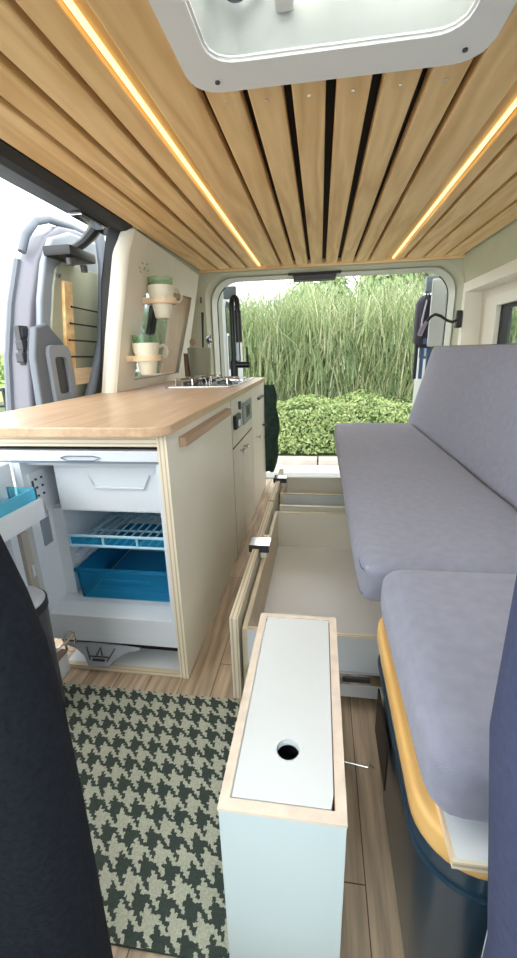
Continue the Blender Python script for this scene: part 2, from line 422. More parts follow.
# unseen cab around the camera, added to curb front light: roof, dashboard and doors with open windows, windscreen in front
cabm = mat('unseen_cab_lining', (.35, .34, .32), .8)
struct('ceiling_cab_unseen', B(-.9, .95, -.75, .1, ZC+.06, ZC+.10), cabm, 'added unseen grey roof lining over the cab')
bm = NB(); prism(bm, [(-1.45, -1.05), (-1.45, -.28), (-1.0, -.22), (-.85, -.35), (-.85, -1.05)], 'x', -1.05, 1.05); struct('wall_front_unseen', bm, cabm, 'added unseen dashboard wall under the windscreen')
bm = NB(); box(bm, -1.1, -1.02, -1.2, .1, -1.05, -.25); struct('wall_cab_left_unseen', bm, cabm, 'added unseen lower cab door panel on the kitchen side')
bm = NB(); box(bm, 1.0, 1.08, -1.2, .1, -1.05, -.25); struct('wall_cab_right_unseen', bm, cabm, 'added unseen lower cab door panel on the bench side')
struct('window_cab_unseen', prism(NB(), [(-1.42, -.26), (-1.41, -.26), (-.75, ZC+.06), (-.76, ZC+.06)], 'x', -1.0, 1.0), glassm, 'added unseen sloping windscreen of the cab')
struct('floor_cab_unseen', B(-1.05, 1.05, -1.2, -.6, -1.06, -1.0), cabm, 'added unseen cab floor')

# ------------------------------------------------------------------ roof vent
t = thing('roof_vent', 'white plastic roof vent with fan set in the slatted ceiling', 'roof vent', (.01, .75, ZC))
O = resample(rrect(-.275, .304, .28, 1.052, .06, 8), 96); I = resample(rrect(-.213, .236, .40, .955, .045, 8), 96)
bm = holed(NB(), O, I, 'z', .522, .536)
bmesh.ops.bevel(bm, geom=[e for e in bm.edges if abs(e.verts[0].co.z-.522) < 1e-4 and abs(e.verts[1].co.z-.522) < 1e-4], offset=.005, segments=2, affect='EDGES', clamp_overlap=True)
fr = obj('frame', bm, ventw, t, True)
bm = NB()
def skin(bm, loops):
    rr = [[bm.verts.new(p) for p in l] for l in loops]
    n = len(rr[0])
    for a, b in zip(rr, rr[1:]):
        for k in range(n): bm.faces.new((a[k], a[(k+1) % n], b[(k+1) % n], b[k]))
    return rr
I2 = resample(rrect(-.203, .224, .40, .937, .05, 8), 96); I3 = resample(rrect(-.18, .22, .435, .965, .05, 8), 96)
skin(bm, [[(x, y, .530) for x, y in I], [(x, y, .575) for x, y in I2], [(x, y, .612) for x, y in I2], [(x, y, .612) for x, y in I]])
obj('lining', bm, ventg, t, True)
bm = NB(); prism(bm, I2, 'z', .605, .609); obj('cover_plate', bm, milky, t)
bm = NB(); lathe(bm, [(.215, 0), (.215, -.022), (.205, -.027), (.188, -.024), (.185, 0)], (.03, .695, .604), 48); obj('fan_ring', bm, ventw, t, True)
bm = NB()
for k in range(8):
    a = k*PI/4
    for s in (-1, 1):
        pass
    d = Vector((math.cos(a), math.sin(a), 0)); n_ = Vector((-d.y, d.x, 0)); cc = Vector((.03, .695, .588))
    q = [cc+d*.03-n_*.01, cc+d*.165-n_*.04, cc+d*.165+n_*.035+V(0, 0, .012), cc+d*.03+n_*.01+V(0, 0, .008)]
    f = [bm.verts.new(p) for p in q]; g = [bm.verts.new(p+V(0, 0, .003)) for p in q]
    bm.faces.new(f); bm.faces.new(g[::-1])
    for i in range(4): bm.faces.new((f[i], g[i], g[(i+1) % 4], f[(i+1) % 4]))
lathe(bm, [(0, -.012), (.03, -.012), (.034, .015)], (.03, .695, .589), 20)
obj('fan_blades', bm, ltgrey, t)
obj('clip', B(-.088, -.055, .90, .932, .567, .604, bev=.004), ventw, t)
bm = NB()
for k in range(3): box(bm, -.195+k*.008, -.192+k*.008, .60, .92, .592, .604)
lathe(bm, [(0, -.02), (.018, -.02), (.02, 0)], (-.155, .905, .604), 20); lathe(bm, [(.012, 0), (.012, -.012), (.02, -.012), (.02, 0)], (-.118, .912, .604), 20)
obj('control_knobs', bm, ltgrey, t, True)
for x, y in ((-.215, 1.01), (.255, 1.005)): obj('screw', lathe(NB(), [(0, -.003), (.005, -.003), (.005, .001)], (x, y, .522), 10), dkgrey, t)

# ------------------------------------------------------------------ sliding door (outside, slid back)
dr = thing('door_1', 'open sliding side door with grey lining seen through the side opening', 'door', (-1.26, 2.1, -1.1), kind='structure')
def loop3(pts, n=4):
    # closed Catmull-Rom smoothing
    out = []; m = len(pts)
    for i in range(m):
        p0, p1, p2, p3 = [Vector((*pts[(i+k-1) % m], 0)) for k in range(4)]
        for j in range(n):
            t_ = j/n
            q = .5*((2*p1)+(-p0+p2)*t_+(2*p0-5*p1+4*p2-p3)*t_*t_+(-p0+3*p1-3*p2+p3)*t_**3)
            out.append((q.x, q.y))
    return out
prof = [(1.58, -1.1), (1.58, -.6), (1.61, -.25), (1.665, 0), (1.745, .22), (1.84, .41), (1.93, .52), (2.05, .59), (2.2, .61), (2.45, .61), (2.62, .55), (2.68, .3), (2.70, -.2), (2.70, -1.1)]
bm = prism(NB(), prof, 'x', -1.33, -1.225, bev=.02, seg=3)
obj('door_shell', bm, silver, dr, True)
bm = NB(); tube(bm, [(-1.325, 1.58, -.6), (-1.325, 1.61, -.25), (-1.325, 1.665, 0), (-1.325, 1.745, .22), (-1.325, 1.84, .41)], .018, 8); obj('edge_strip', bm, midgrey, dr, True)
pr2 = [(1.61, -1.05), (1.61, -.55), (1.64, -.25), (1.70, 0), (1.77, .24), (1.84, .40), (1.92, .51), (2.08, .57), (2.42, .58), (2.54, .50), (2.58, .25), (2.60, -.2), (2.60, -1.05)]
obj('lining_frame', prism(NB(), pr2, 'x', -1.228, -1.195, bev=.015, seg=3), ltgrey, dr, True)
pan = [(1.72, -.9), (1.72, -.2), (1.78, .08), (1.86, .30), (1.90, .38), (1.96, .42), (2.42, .42), (2.48, .2), (2.48, -.9)]
obj('lining_panel', prism(NB(), pan, 'x', -1.197, -1.185, bev=.005), panelgr, dr)
bm = NB(); tube(bm, [(-1.29, 1.83, .44), (-1.28, 1.86, .51), (-1.27, 1.93, .58), (-1.27, 2.03, .615), (-1.27, 2.2, .63), (-1.27, 2.5, .63)], .018, 10); obj('corner_cap', bm, midgrey, dr, True)
bm = NB(); tube(bm, [(-1.14, 1.90, -.24), (-1.14, 2.0, -.13), (-1.14, 2.14, .07), (-1.14, 2.21, .28), (-1.14, 2.26, .45), (-1.14, 2.26, .62)], .026, 10); obj('door_seal', bm, midgrey, dr, True)
hl = obj('door_handle', prism(NB(), [(1.60, -.42), (1.62, .0), (1.66, .12), (1.74, .14), (1.84, .06), (1.88, -.08), (1.88, -.42)], 'x', -1.20, -1.165, bev=.012, seg=3), midgrey, dr, True)
hh = NB(); holed(hh, resample(rrect(1.69, 1.85, -.38, .05, .03), 40), resample(rrect(1.725, 1.81, -.16, .0, .015), 40), 'x', -1.170, -1.148)
obj('grip_surround', hh, ltgrey, hl); obj('grip_recess', B(-1.168, -1.160, 1.725, 1.81, -.16, .0), dkgrey, hl)
bm = NB()
for k in range(3): box(bm, -1.272, -1.238, 1.642+.012*k, 1.70+.008*k, -.02+.05*k, .022+.05*k, bev=.006)
box(bm, -1.268, -1.242, 1.655, 1.72, -.03, .13, bev=.004)
obj('lock_plate', bm, dkgrey, dr)
bm = NB(); prism(bm, [(1.925, .335), (1.99, .335), (1.90, -.125), (1.825, -.125)], 'x', -1.188, -1.17, bev=.003); obj('rack_post', bm, pinex, dr)
obj('rack_shelf', B(-1.188, -1.15, 1.86, 2.20, -.13, -.055, bev=.003), birchx, dr)
for k in range(4):
    bm = NB(); z = .215-.075*k; tube(bm, [(-1.168, 1.95-.03*k, z+.01), (-1.165, 2.40, z)], .004, 6); lathe(bm, [(0, -.006), (.009, 0), (0, .006)], (-1.168, 1.95-.03*k, z+.01), 8)
    obj('elastic_cord', bm, rubber, dr)
bm = NB(); tube(bm, [(-1.185, 1.90, .345), (-1.18, 1.90, .36)], .012, 8); obj('button', bm, dkgrey, dr)
# roller arm from rail to door
t = thing('roller_arm', 'black roller arm joining the sliding door to its rail', 'door arm', (-1.0, 1.85, .5))
bm = NB(); tube(bm, [(-1.03, 2.03, .575), (-1.05, 2.00, .53), (-1.07, 1.96, .49), (-1.10, 1.93, .46)], [.03, .026, .02, .02], 8)
box(bm, -1.20, -1.07, 1.84, 2.06, .42, .462, bev=.01); obj('arm', bm, blackp, t, True)
for c0, rr_, ax_ in (((-1.0, 2.05, .565), .03, 'y'), ((-1.10, 1.88, .40), .018, 'z'), ((-1.10, 1.99, .39), .016, 'z')):
    bm = NB(); lathe(bm, [(0, -.014), (rr_, -.014), (rr_, .014), (0, .014)], c0, 16, ax_); obj('roller', bm, dkgrey, t, True)
bm = NB(); box(bm, -.985, -.93, 1.72, 1.93, .528, .540, bev=.003); obj('bracket', bm, chrome, t)

# ------------------------------------------------------------------ leaning window panel on the worktop
t = thing('window_2', 'cream panel framing the small kitchen side window', 'window', (-.98, 2.5, -.18), kind='structure')
def px(z): return -1.005+(.155/.70)*(z+.18)    # panel face x at height z
def pface(off=0): return lambda y, z: (px(z)+off, y, z)
def plate(bm, out, inn, off0, off1):
    n = len(out); L = []
    for off in (off0, off1):
        L.append([bm.verts.new((px(z)+off, y, z)) for y, z in out]); L.append([bm.verts.new((px(z)+off, y, z)) for y, z in inn])
    O0, I0, O1, I1 = L; fs = []
    for i in range(n):
        j = (i+1) % n
        for q in ((O0[i], O0[j], I0[j], I0[i]), (O1[j], O1[i], I1[i], I1[j]), (O0[j], O0[i], O1[i], O1[j]), (I0[i], I0[j], I1[j], I1[i])): fs.append(bm.faces.new(q))
    bmesh.ops.recalc_face_normals(bm, faces=fs)
po = [(3.08, -.178), (3.08, .52), (2.02, .545), (1.985, .45), (1.965, .1), (1.965, -.178)]
pi_ = [(2.86, -.12), (2.88, .36), (2.17, .37), (2.17, .33), (2.16, .1), (2.15, -.12)]
# opening narrower: leave a broad far board
pi_ = [(2.90, -.13), (2.985, .365), (2.22, .34), (2.20, .2), (2.18, .0), (2.16, -.13)]
bm = NB(); plate(bm, po, pi_, 0, -.028); obj('panel', bm, cream, t)
bm = NB()
for i in range(6):
    j = (i+1) % 6
    if i in (2, 3, 4):
        q = [po[i], po[j]]
        a = [(px(q[0][1])+.003, q[0][0], q[0][1]), (px(q[1][1])+.003, q[1][0], q[1][1])]
ed = NB()
edge_pts = [(1.975, -.178), (1.972, .1), (1.99, .44), (2.03, .545)]
prev = None
for y, z in edge_pts:
    x = px(z); ring = []
    for k in range(9):
        a = -PI/2*k/8
        ring.append(ed.verts.new((x-.05+.05*math.cos(a), y+.03*math.sin(a), z)))
    ring.append(ed.verts.new((x-.085, y+.0, z)))
    if prev:
        for i in range(9): ed.faces.new((prev[i], prev[i+1], ring[i+1], ring[i]))
    prev = ring
obj('rounded_edge', ed, cream, t, True)
bm = NB()
for (a, b) in zip(pi_, pi_[1:]+pi_[:1]):
    q = [(px(a[1]), a[0], a[1]), (px(b[1]), b[0], b[1]), (px(b[1])-.15, b[0]-.0, b[1]), (px(a[1])-.15, a[0]-.0, a[1])]
    bm.faces.new([bm.verts.new(p) for p in q])
obj('reveal', bm, birch, t)
q = [(px(z)-.14, y, z) for y, z in pi_]
bm = NB(); bm.faces.new([bm.verts.new(p) for p in q]); r_ = bmesh.ops.extrude_face_region(bm, geom=bm.faces[:]); bmesh.ops.translate(bm, vec=(-.004, 0, 0), verts=[v for v in r_['geom'] if isinstance(v, bmesh.types.BMVert)])
obj('pane', bm, glassd, t)
bm = NB(); tube(bm, [(px(.33)-.155, 2.72, .33), (px(-.12)-.155, 2.66, -.12)], .032, 6); obj('glazing_bar', bm, blackp, t)
# tiny printed leaf motif on the panel
bm = NB()
for cx, cz in ((2.10, .40), (2.13, .425), (2.16, .40), (2.19, .43), (2.12, .385), (2.17, .41), (2.21, .405)):
    for k in range(3):
        a = k*1.1+cx*9
        p0 = V(px(cz)+.0015, cx, cz); d = V(0, math.cos(a), math.sin(a))*.016; n_ = V(0, -math.sin(a), math.cos(a))*.003
        bm.faces.new([bm.verts.new(p) for p in (p0, p0+d*.5+n_, p0+d, p0+d*.5-n_)])
obj('leaf_print', bm, inkm, t)

def mug(y, z, lab_h, lab_m, lab_g):
    x0 = px(z); cx = x0+.078; R = .058
    h = thing('mug_holder', lab_h, 'mug holder', (x0, y, z), 'wooden ring mug holders')
    bm = NB(); out = [(cx+ (R+.018)*math.cos(a*PI/16), y+(R+.018)*math.sin(a*PI/16)) for a in range(-12, 13)]
    out += [(x0-.0, y+.075), (x0-.0, y-.075)]
    n = len(out); inn = [(cx+R*math.cos(2*PI*k/n-PI*.75), y+R*math.sin(2*PI*k/n-PI*.75)) for k in range(n)]
    holed(bm, out, inn, 'z', z-.022, z+.006); obj('ring', bm, birchx, h)
    m = thing('mug', lab_m, 'mug', (cx, y, z-.10), 'cream mugs in the wall holders')
    bm = NB(); lathe(bm, [(0, -.092), (.036, -.092), (.041, -.087), (.053, -.02), (.056, -.006), (.066, .032), (.069, .066), (.065, .066), (.062, .032), (.051, -.03), (.034, -.085), (0, -.087)], (cx, y, z), 36)
    obj('cup_body', bm, mugc, m, True)
    bm = NB(); tube(bm, [(cx+.075*math.cos(.9)*.9, y+.075*math.sin(.9)*.95, z+.045), (cx+.058, y+.095, z+.056), (cx+.066, y+.115, z+.045), (cx+.070, y+.120, z+.022), (cx+.064, y+.105, z+.0), (cx+.055, y+.085, z-.006), (cx+.045, y+.045, z+.004)], .0075, 8); obj('handle', bm, mugc, m, True)
    g = thing('glass_tumbler', lab_g, 'glass', (cx, y, z), 'green glasses stacked in the mugs')
    bm = NB(); lathe(bm, [(0, -.05), (.038, -.05), (.054, .03), (.060, .068), (.064, .105), (.0615, .105), (.0575, .068), (.051, .03), (.036, -.046), (0, -.046)], (cx, y, z), 36)
    obj('tumbler', bm, greeng, g, True); bm = NB()
mug(2.24, .272, 'upper wooden ring holder on the cream window panel', 'cream mug in the upper ring holder', 'green glass tumbler nested in the upper mug')
mug(2.115, -.010, 'lower wooden ring holder just above the worktop', 'cream mug in the lower ring holder near the worktop', 'green glass tumbler nested in the lower mug')
for nm in [o for o in bpy.data.objects if o.name.startswith('glass_tumbler')]:
    ch = [c_ for c_ in nm.children][0]; nmn = nm.name

# ------------------------------------------------------------------ kitchen unit
XK = -.40; YF = 1.04
t = thing('kitchen_unit', 'long cream plywood kitchen cabinet row beneath the oak worktop', 'cabinet', (-.65, 2.0, -1.0))
bm = NB(); box(bm, XK-.026, XK-.001, YF-.015, 1.853, -.998, -.205, bev=.001)
sp = obj('side_panel', bm, cream, t)
obj('panel_edge', B(XK-.027, XK, YF-.0185, YF-.015, -.998, -.205), plyx, t)
bm = NB(); box(bm, -1.04, XK-.03, 3.0, 3.02, -.998, -.205); box(bm, -1.04, XK-.03, 1.56, 1.58, -.998, -.205); box(bm, -1.04, -1.02, 1.2, 3.0, -.998, -.205); box(bm, XK-.026, XK-.002, 2.965, 3.02, -.998, -.205)
obj('carcass', bm, cream, t)
obj('carcass_shade_board', B(XK-.05, XK-.028, 1.86, 2.96, -.99, -.21), void, t)  # dark board behind the fronts, standing in for the unlit interior
obj('front_rail', B(-1.04, XK-.027, YF-.018, YF+.006, -.237, -.206, bev=.002), plyz, t)
obj('fridge_gap_shade', B(-1.04, XK-.027, YF+.01, YF+.03, -.25, -.237), void, t)  # dark strip drawn as the shade below the front rail
obj('bottom_edge', B(-.83, XK-.027, YF-.018, YF, -.998, -.982), plyz, t)
obj('plinth', B(-.83, XK-.027, YF+.0, YF+.09, -.990, -.984), lidwhite, t)
def front(name, y0, y1, z0, z1, par=None, m=cream):
    return obj(name, B(XK-.022, XK, y0+.006, y1-.006, z0+.005, z1-.005, bev=.002), m, par or t)
up = front('socket_panel', 1.86, 2.43, -.440, -.206)
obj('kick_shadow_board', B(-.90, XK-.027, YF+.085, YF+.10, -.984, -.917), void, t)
d1 = front('door', 1.86, 2.09, -.995, -.440); d2 = front('door', 2.09, 2.43, -.995, -.440)
d3 = front('door', 2.43, 2.965, -.995, -.206)
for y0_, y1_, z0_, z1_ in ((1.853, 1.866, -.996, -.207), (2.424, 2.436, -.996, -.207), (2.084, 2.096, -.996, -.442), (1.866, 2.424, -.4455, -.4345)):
    obj('gap_shade_strip', B(XK-.020, XK-.003, y0_, y1_, z0_, z1_), void, t)  # dark strips set in the door gaps, standing in for shadow lines
def knob(par, y, z, r=.013, m=steel):
    bm = NB(); lathe(bm, [(.006, 0), (.006, .014), (r, .018), (r, .026), (0, .028)], (XK, y, z), 14, 'x'); obj('knob', bm, m, par, True)
knob(d1, 2.03, -.485); knob(d2, 2.14, -.487); knob(d3, 2.60, -.53); knob(d3, 2.88, -.50, m=dkgrey)
obj('pull_handle', B(XK, XK+.018, 2.66, 2.86, -.30, -.285, bev=.003), dkgrey, d3)
bm = NB()
box(bm, XK, XK+.018, 1.80+.08, 2.00, -.352, -.285, bev=.006); sk = obj('power_socket', bm, blackp, up)
bm = NB(); box(bm, XK+.018, XK+.026, 1.91, 1.95, -.34, -.31, bev=.003); obj('socket_highlight', bm, lidwhite, sk)  # small white block, a painted highlight on the black socket
bm = NB(); box(bm, XK, XK+.012, 2.02, 2.05, -.275, -.235, bev=.003); obj('toggle_switch', bm, dkgrey, up)
bm = NB(); box(bm, XK, XK+.010, 2.12, 2.38, -.37, -.255, bev=.003); a_ = obj('control_plate', bm, ltgrey, up)
bm = NB(); box(bm, XK+.010, XK+.013, 2.2, 2.30, -.34, -.28); box(bm, XK+.013, XK+.016, 2.23, 2.27, -.325, -.295); obj('display', bm, dkgrey, a_)
hd = NB(); prism(hd, [(XK, -.262), (XK+.022, -.258), (XK+.022, -.234), (XK, -.230)], 'y', 1.12, 1.76, bev=.004)
obj('bar_handle', hd, handlew, sp)
# worktop
wt = prism(NB(), rrect(-1.09, -.386, .985, 2.975, .055, 8, (0, 0, 0, 1)), 'z', -.204, -.178, bev=.003)
o = obj('worktop', wt, oaktop); tag(o, 'long oak worktop with a rounded front corner on the kitchen cabinets', 'worktop')
# hob / sink insert
t = thing('hob', 'steel hob and sink plate set into the worktop beside the tap', 'hob', (-.62, 2.55, -.178))
obj('hob_plate', prism(NB(), rrect(-.84, -.45, 2.18, 2.92, .03, 5), 'z', -.178, -.172, bev=.002), steel, t)
for i, (x, y) in enumerate(((-.74, 2.36), (-.55, 2.40), (-.70, 2.62))):
    bm = NB(); lathe(bm, [(0, .018), (.03, .018), (.045, .012), (.045, .0)], (x, y, -.172), 24); bn = obj('burner', bm, dkgrey, t, True)
    bm = NB()
    for k in range(4):
        a = k*PI/2+.4; tube(bm, [(x+.02*math.cos(a), y+.02*math.sin(a), -.14), (x+.085*math.cos(a), y+.085*math.sin(a), -.14), (x+.09*math.cos(a), y+.09*math.sin(a), -.17)], .004, 6)
    tube(bm, [(x+.06*math.cos(k*PI/8), y+.06*math.sin(k*PI/8), -.141) for k in range(17)], .004, 6, False)
    obj('pan_support', bm, steel, bn, True)
bm = holed(NB(), resample(rrect(-.60, -.47, 2.66, 2.90, .03), 48), resample(rrect(-.585, -.485, 2.68, 2.88, .025), 48), 'z', -.174, -.166); obj('sink_rim', bm, chrome, t)
obj('sink_bowl', B(-.585, -.485, 2.68, 2.88, -.1735, -.171), dkgrey, t)
# tap
t = thing('kitchen_tap', 'tall matt black gooseneck tap behind the hob', 'tap', (-.565, 2.88, -.172))
X, Y = -.590, 2.90
bm = NB(); lathe(bm, [(0, 0), (.030, 0), (.030, .012), (.022, .015), (.022, .012)], (X, Y, -.1715), 24); lathe(bm, [(.026, .01), (.026, .115), (.02, .12)], (X, Y, -.1715), 24); obj('base', bm, blackm, t, True)
pts = [(X, Y, -.17), (X, Y, .25)]
for k in range(9):
    a = PI-k*PI/8; pts.append((X+.024+.024*math.cos(a), Y-.05*k/8, .29+.055*math.sin(a)))
pts.append((X+.048, Y-.05, .24))
bm = NB(); tube(bm, pts, .017, 14); obj('spout', bm, blackm, t, True)
bm = NB(); tube(bm, [(X+.048, Y-.05, .26), (X+.052, Y-.055, .06)], .022, 14); obj('spray_head', bm, blackm, t, True)
bm = NB(); tube(bm, [(X, Y, -.085), (X+.11, Y, -.085)], .022, 12); tube(bm, [(X+.098, Y, -.085), (X+.092, Y, .03)], .007, 8); obj('lever', bm, blackm, t, True)
# pots by the window
t = thing('utensil_pot', 'olive grey pot of utensils standing on the worktop by the window panel', 'pot', (-.80, 2.80, -.178))
X, Y = -.80, 2.78
bm = NB(); lathe(bm, [(0, 0), (.062, 0), (.070, .02), (.078, .205), (.074, .205), (.066, .02), (0, .01)], (X, Y, -.1715), 28); obj('pot_body', bm, canm, t, True)
bm = NB(); box(bm, X-.105, X-.075, Y-.02, Y+.02, -.15, .0, bev=.008); obj('leather_tab', bm, brassm, t)
ut = thing('black_spatula', 'black handled spatula standing upright in the utensil pot', 'utensil', (X, Y, -.16), 'utensils in the pot')
bm = NB(); tube(bm, [(X+.02, Y, -.15), (X+.035, Y, .16), (X+.04, Y, .25)], [.006, .007, .009], 8); obj('shaft', bm, blackp, ut, True)
ut = thing('metal_ladle', 'shiny metal ladle leaning out of the utensil pot', 'utensil', (X, Y, -.16), 'utensils in the pot')
bm = NB(); tube(bm, [(X, Y+.02, -.15), (X+.065, Y+.03, .07)], .005, 8); obj('shaft', bm, steel, ut, True)
bm = NB(); lathe(bm, [(0, -.03), (.02, -.024), (.036, 0), (.033, 0), (.018, -.02), (0, -.026)], (X+.075, Y+.03, .085), 20, 'x'); obj('bowl', bm, steel, ut, True)
ut = thing('wooden_spoon', 'short wooden spoon leaning left in the utensil pot', 'utensil', (X, Y, -.16), 'utensils in the pot')
bm = NB(); tube(bm, [(X-.01, Y+.01, -.15), (X-.035, Y, .05)], .006, 8); lathe(bm, [(0, -.006), (.022, -.003), (.022, .003), (0, .006)], (X-.038, Y, .07), 14, 'y'); obj('shaft', bm, handlew, ut, True)
# towel at the far end
bm = NB(); n = 10
for s in (0,):
    g = []
    for i in range(9):
        z = -.235-.66*i/8; row = []
        for k in range(n+1):
            u = k/n; wdt = .085+.035*math.sin(i/8*PI)+.01*math.sin(i*2.2)
            row.append(bm.verts.new((XK-.015+wdt*u, 3.04+.014*math.sin(u*9+i*.5), z)))
        g.append(row)
    for i in range(8):
        for k in range(n): bm.faces.new((g[i][k], g[i][k+1], g[i+1][k+1], g[i+1][k]))
r_ = bmesh.ops.extrude_face_region(bm, geom=bm.faces[:]); bmesh.ops.translate(bm, vec=(0, .012, 0), verts=[v for v in r_['geom'] if isinstance(v, bmesh.types.BMVert)])
o = obj('towel', bm, greencloth, None, True); tag(o, 'dark green cloth hanging at the rear end of the kitchen cabinets', 'towel')

# ------------------------------------------------------------------ fridge
t = thing('fridge', 'open white compressor fridge built into the front of the kitchen unit', 'fridge', (-.64, 1.3, -.92))
bm = NB(); x0, x1, y0, y1, z0, z1 = -.885, -.432, YF, 1.54, -.897, -.285
box(bm, x0, x0+.025, y0, y1, z0, z1); box(bm, x1-.012, x1, y0, y1, z0, z1); box(bm, x0+.025, x1-.012, y1-.02, y1, z0, z1); box(bm, x0+.025, x1-.012, y0+.03, y1-.02, z1-.02, z1)
box(bm, x0+.025, x1-.012, y0, y1-.02, z0, z0+.02)
prism(bm, [(y0+.001, z0+.02), (y0+.001, z0+.095), (y0+.06, z0+.108), (y1-.02, z0+.11), (y1-.02, z0+.02)], 'x', x0+.025, x1-.012)
box(bm, x0+.025, x0+.065, y0+.10, y1-.02, z0+.11, -.47)
obj('cabinet', bm, fridgew, t)
obj('top_bar', B(-1.04, x1+.001, YF-.006, YF+.03, -.283, -.252, bev=.003), fridgew, t)
obj('top_seal', B(-1.04, x1+.001, YF-.004, YF+.012, -.289, -.284), fridget, t)
bm = NB(); tube(bm, [(-.72, YF-.008, -.272), (-.70, YF-.012, -.266), (-.62, YF-.012, -.266), (-.60, YF-.008, -.272), (-.62, YF-.012, -.279), (-.70, YF-.012, -.279), (-.72, YF-.008, -.272)], .002, 6); obj('latch_slot', bm, fridget, t)
fz = obj('freezer_flap', B(x0+.075, x1-.014, 1.115, 1.14, -.468, -.306, bev=.008), fridgew, t)
bm = NB(); tube(bm, [(-.70, 1.113, -.345), (-.68, 1.108, -.385), (-.52, 1.108, -.385), (-.50, 1.113, -.345)], .004, 6); obj('grip', bm, fridgew, fz, True)
obj('freezer_box', B(x0+.075, x1-.014, 1.14, 1.48, -.468, -.32), fridgew, t)
# left wall controls
bm = NB(); XL = x0+.025
box(bm, XL, XL+.006, 1.06, 1.13, -.44, -.33, bev=.002); cp = obj('control_panel', bm, fridgew, t)
bm = NB()
for i in range(3):
    for k in range(2): lathe(bm, [(0, .003), (.004, .003), (.004, 0)], (XL+.006, 1.085+.026*k, -.355-.026*i), 8, 'x')
box(bm, XL+.006, XL+.009, 1.066, 1.072, -.375, -.355)
obj('button', bm, dkgrey, cp)
obj('control_display', B(XL, XL+.006, 1.075, 1.115, -.575, -.465, bev=.002), ltgrey, t)
bm = NB()
for z in (-.62, -.65, -.68): box(bm, x0+.065, x0+.08, y0+.12, 1.5, z, z+.008)
obj('shelf_runner', bm, fridgew, t)
# wire shelf
zs = -.590; xa, xb = x0+.085, x1-.02
bm = NB()
tube(bm, [(xa, 1.12, zs), (xb, 1.12, zs)], .005, 6); tube(bm, [(xa, 1.12, zs+.035), (xb, 1.12, zs+.035)], .005, 6)
for k in range(4): x = xa+(xb-xa)*k/3; tube(bm, [(x, 1.12, zs), (x, 1.12, zs+.035)], .004, 6)
for k in range(13): x = xa+(xb-xa)*k/12; tube(bm, [(x, 1.12, zs), (x, 1.5, zs)], .0035, 6)
for y in (1.25, 1.38, 1.5): tube(bm, [(xa, y, zs-.004), (xb, y, zs-.004)], .004, 6)
sh = obj('wire_shelf', bm, wirew, t, True)
obj('shelf_lip', B(xa+.004, xb-.004, 1.121, 1.125, zs+.004, zs+.032), bluep, sh)
# crisper
zd0, zd1 = -.804, -.680; bm = NB()
a0, a1 = xa, xb; b0, b1 = 1.125, 1.50
prism(bm, [(a0, zd1), (a0+.012, zd0), (a1-.008, zd0), (a1, zd1), (a1-.005, zd1), (a1-.012, zd0+.005), (a0+.017, zd0+.005), (a0+.005, zd1)], 'y', b0+.006, b1)
prism(bm, [(a0, zd1), (a0+.012, zd0), (a1-.008, zd0), (a1, zd1)], 'y', b0, b0+.006); prism(bm, [(a0, zd1), (a0+.012, zd0), (a1-.008, zd0), (a1, zd1)], 'y', b1, b1+.006)
cr = obj('crisper_drawer', bm, bluep, t)
bm = NB(); box(bm, a0-.004, a1+.002, b0-.008, b0+.004, zd1-.008, zd1+.003, bev=.002); box(bm, -.70, -.54, b0-.010, b0-.001, -.722, -.712, bev=.003); obj('drawer_lip', bm, bluep, cr)
obj('food_bag', box(NB(), a0+.03, a1-.03, b0+.05, b1-.05, zd0+.01, zd0+.03, bev=.008), mat('deep_blue', (.02, .25, .5), .4), cr)
# fridge door, swung open towards the camera
dx = -.888
fd = obj('fridge_door', B(dx-.045, dx, .50, YF-.002, -.925, -.29, bev=.006), fridgew, t)
bm = NB(); holed(bm, resample(rrect(.54, .98, -.90, -.315, .02), 48), resample(rrect(.60, .955, -.86, -.335, .02), 48), 'x', dx, dx+.022); obj('door_liner', bm, fridgew, fd)
bm = NB(); box(bm, dx+.0, dx+.10, .60, 1.015, -.445, -.432); box(bm, dx+.095, dx+.105, .60, 1.015, -.445, -.385); box(bm, dx, dx+.105, 1.008, 1.018, -.445, -.385, bev=.002)
ds = obj('door_shelf', bm, fridgew, fd)
bm = NB(); box(bm, dx+.004, dx+.094, .61, 1.004, -.43, -.425); box(bm, dx+.088, dx+.094, .61, 1.004, -.43, -.352); box(bm, dx+.004, dx+.094, .999, 1.004, -.43, -.352); box(bm, dx+.004, dx+.010, .61, 1.0, -.43, -.352); box(bm, dx+.05, dx+.054, .61, 1.0, -.43, -.37)
obj('blue_tray', bm, bluet, ds)
obj('door_edge_strip', B(dx-.005, dx+.018, 1.0, YF-.01, -.80, -.50), fridgeg, fd)
sw_ = obj('switch', B(dx+.018, dx+.024, 1.010, 1.022, -.65, -.61, bev=.002), lidwhite, fd)
bm = NB(); tube(bm, [(-.80, 1.01, -.915), (-.80, 1.0, -.86), (-.79, 1.02, -.845), (-.78, 1.03, -.86), (-.78, 1.03, -.90)], .004, 8); tube(bm, [(-.83, .93, -.90), (-.78, 1.03, -.868)], .004, 8)
obj('wire_hook', bm, chrome, fd, True)
# low box under the fridge door
t = thing('step_box', 'low white box with brown top beneath the open fridge door', 'step box', (-.86, .98, -1.0))
obj('box_body', B(-1.0, -.808, .925, 1.018, -.999, -.925, bev=.002), lidwhite, t); obj('box_top', B(-1.0, -.806, .925, 1.018, -.925, -.918), mat('brown_top', (.26, .17, .12), .6), t)
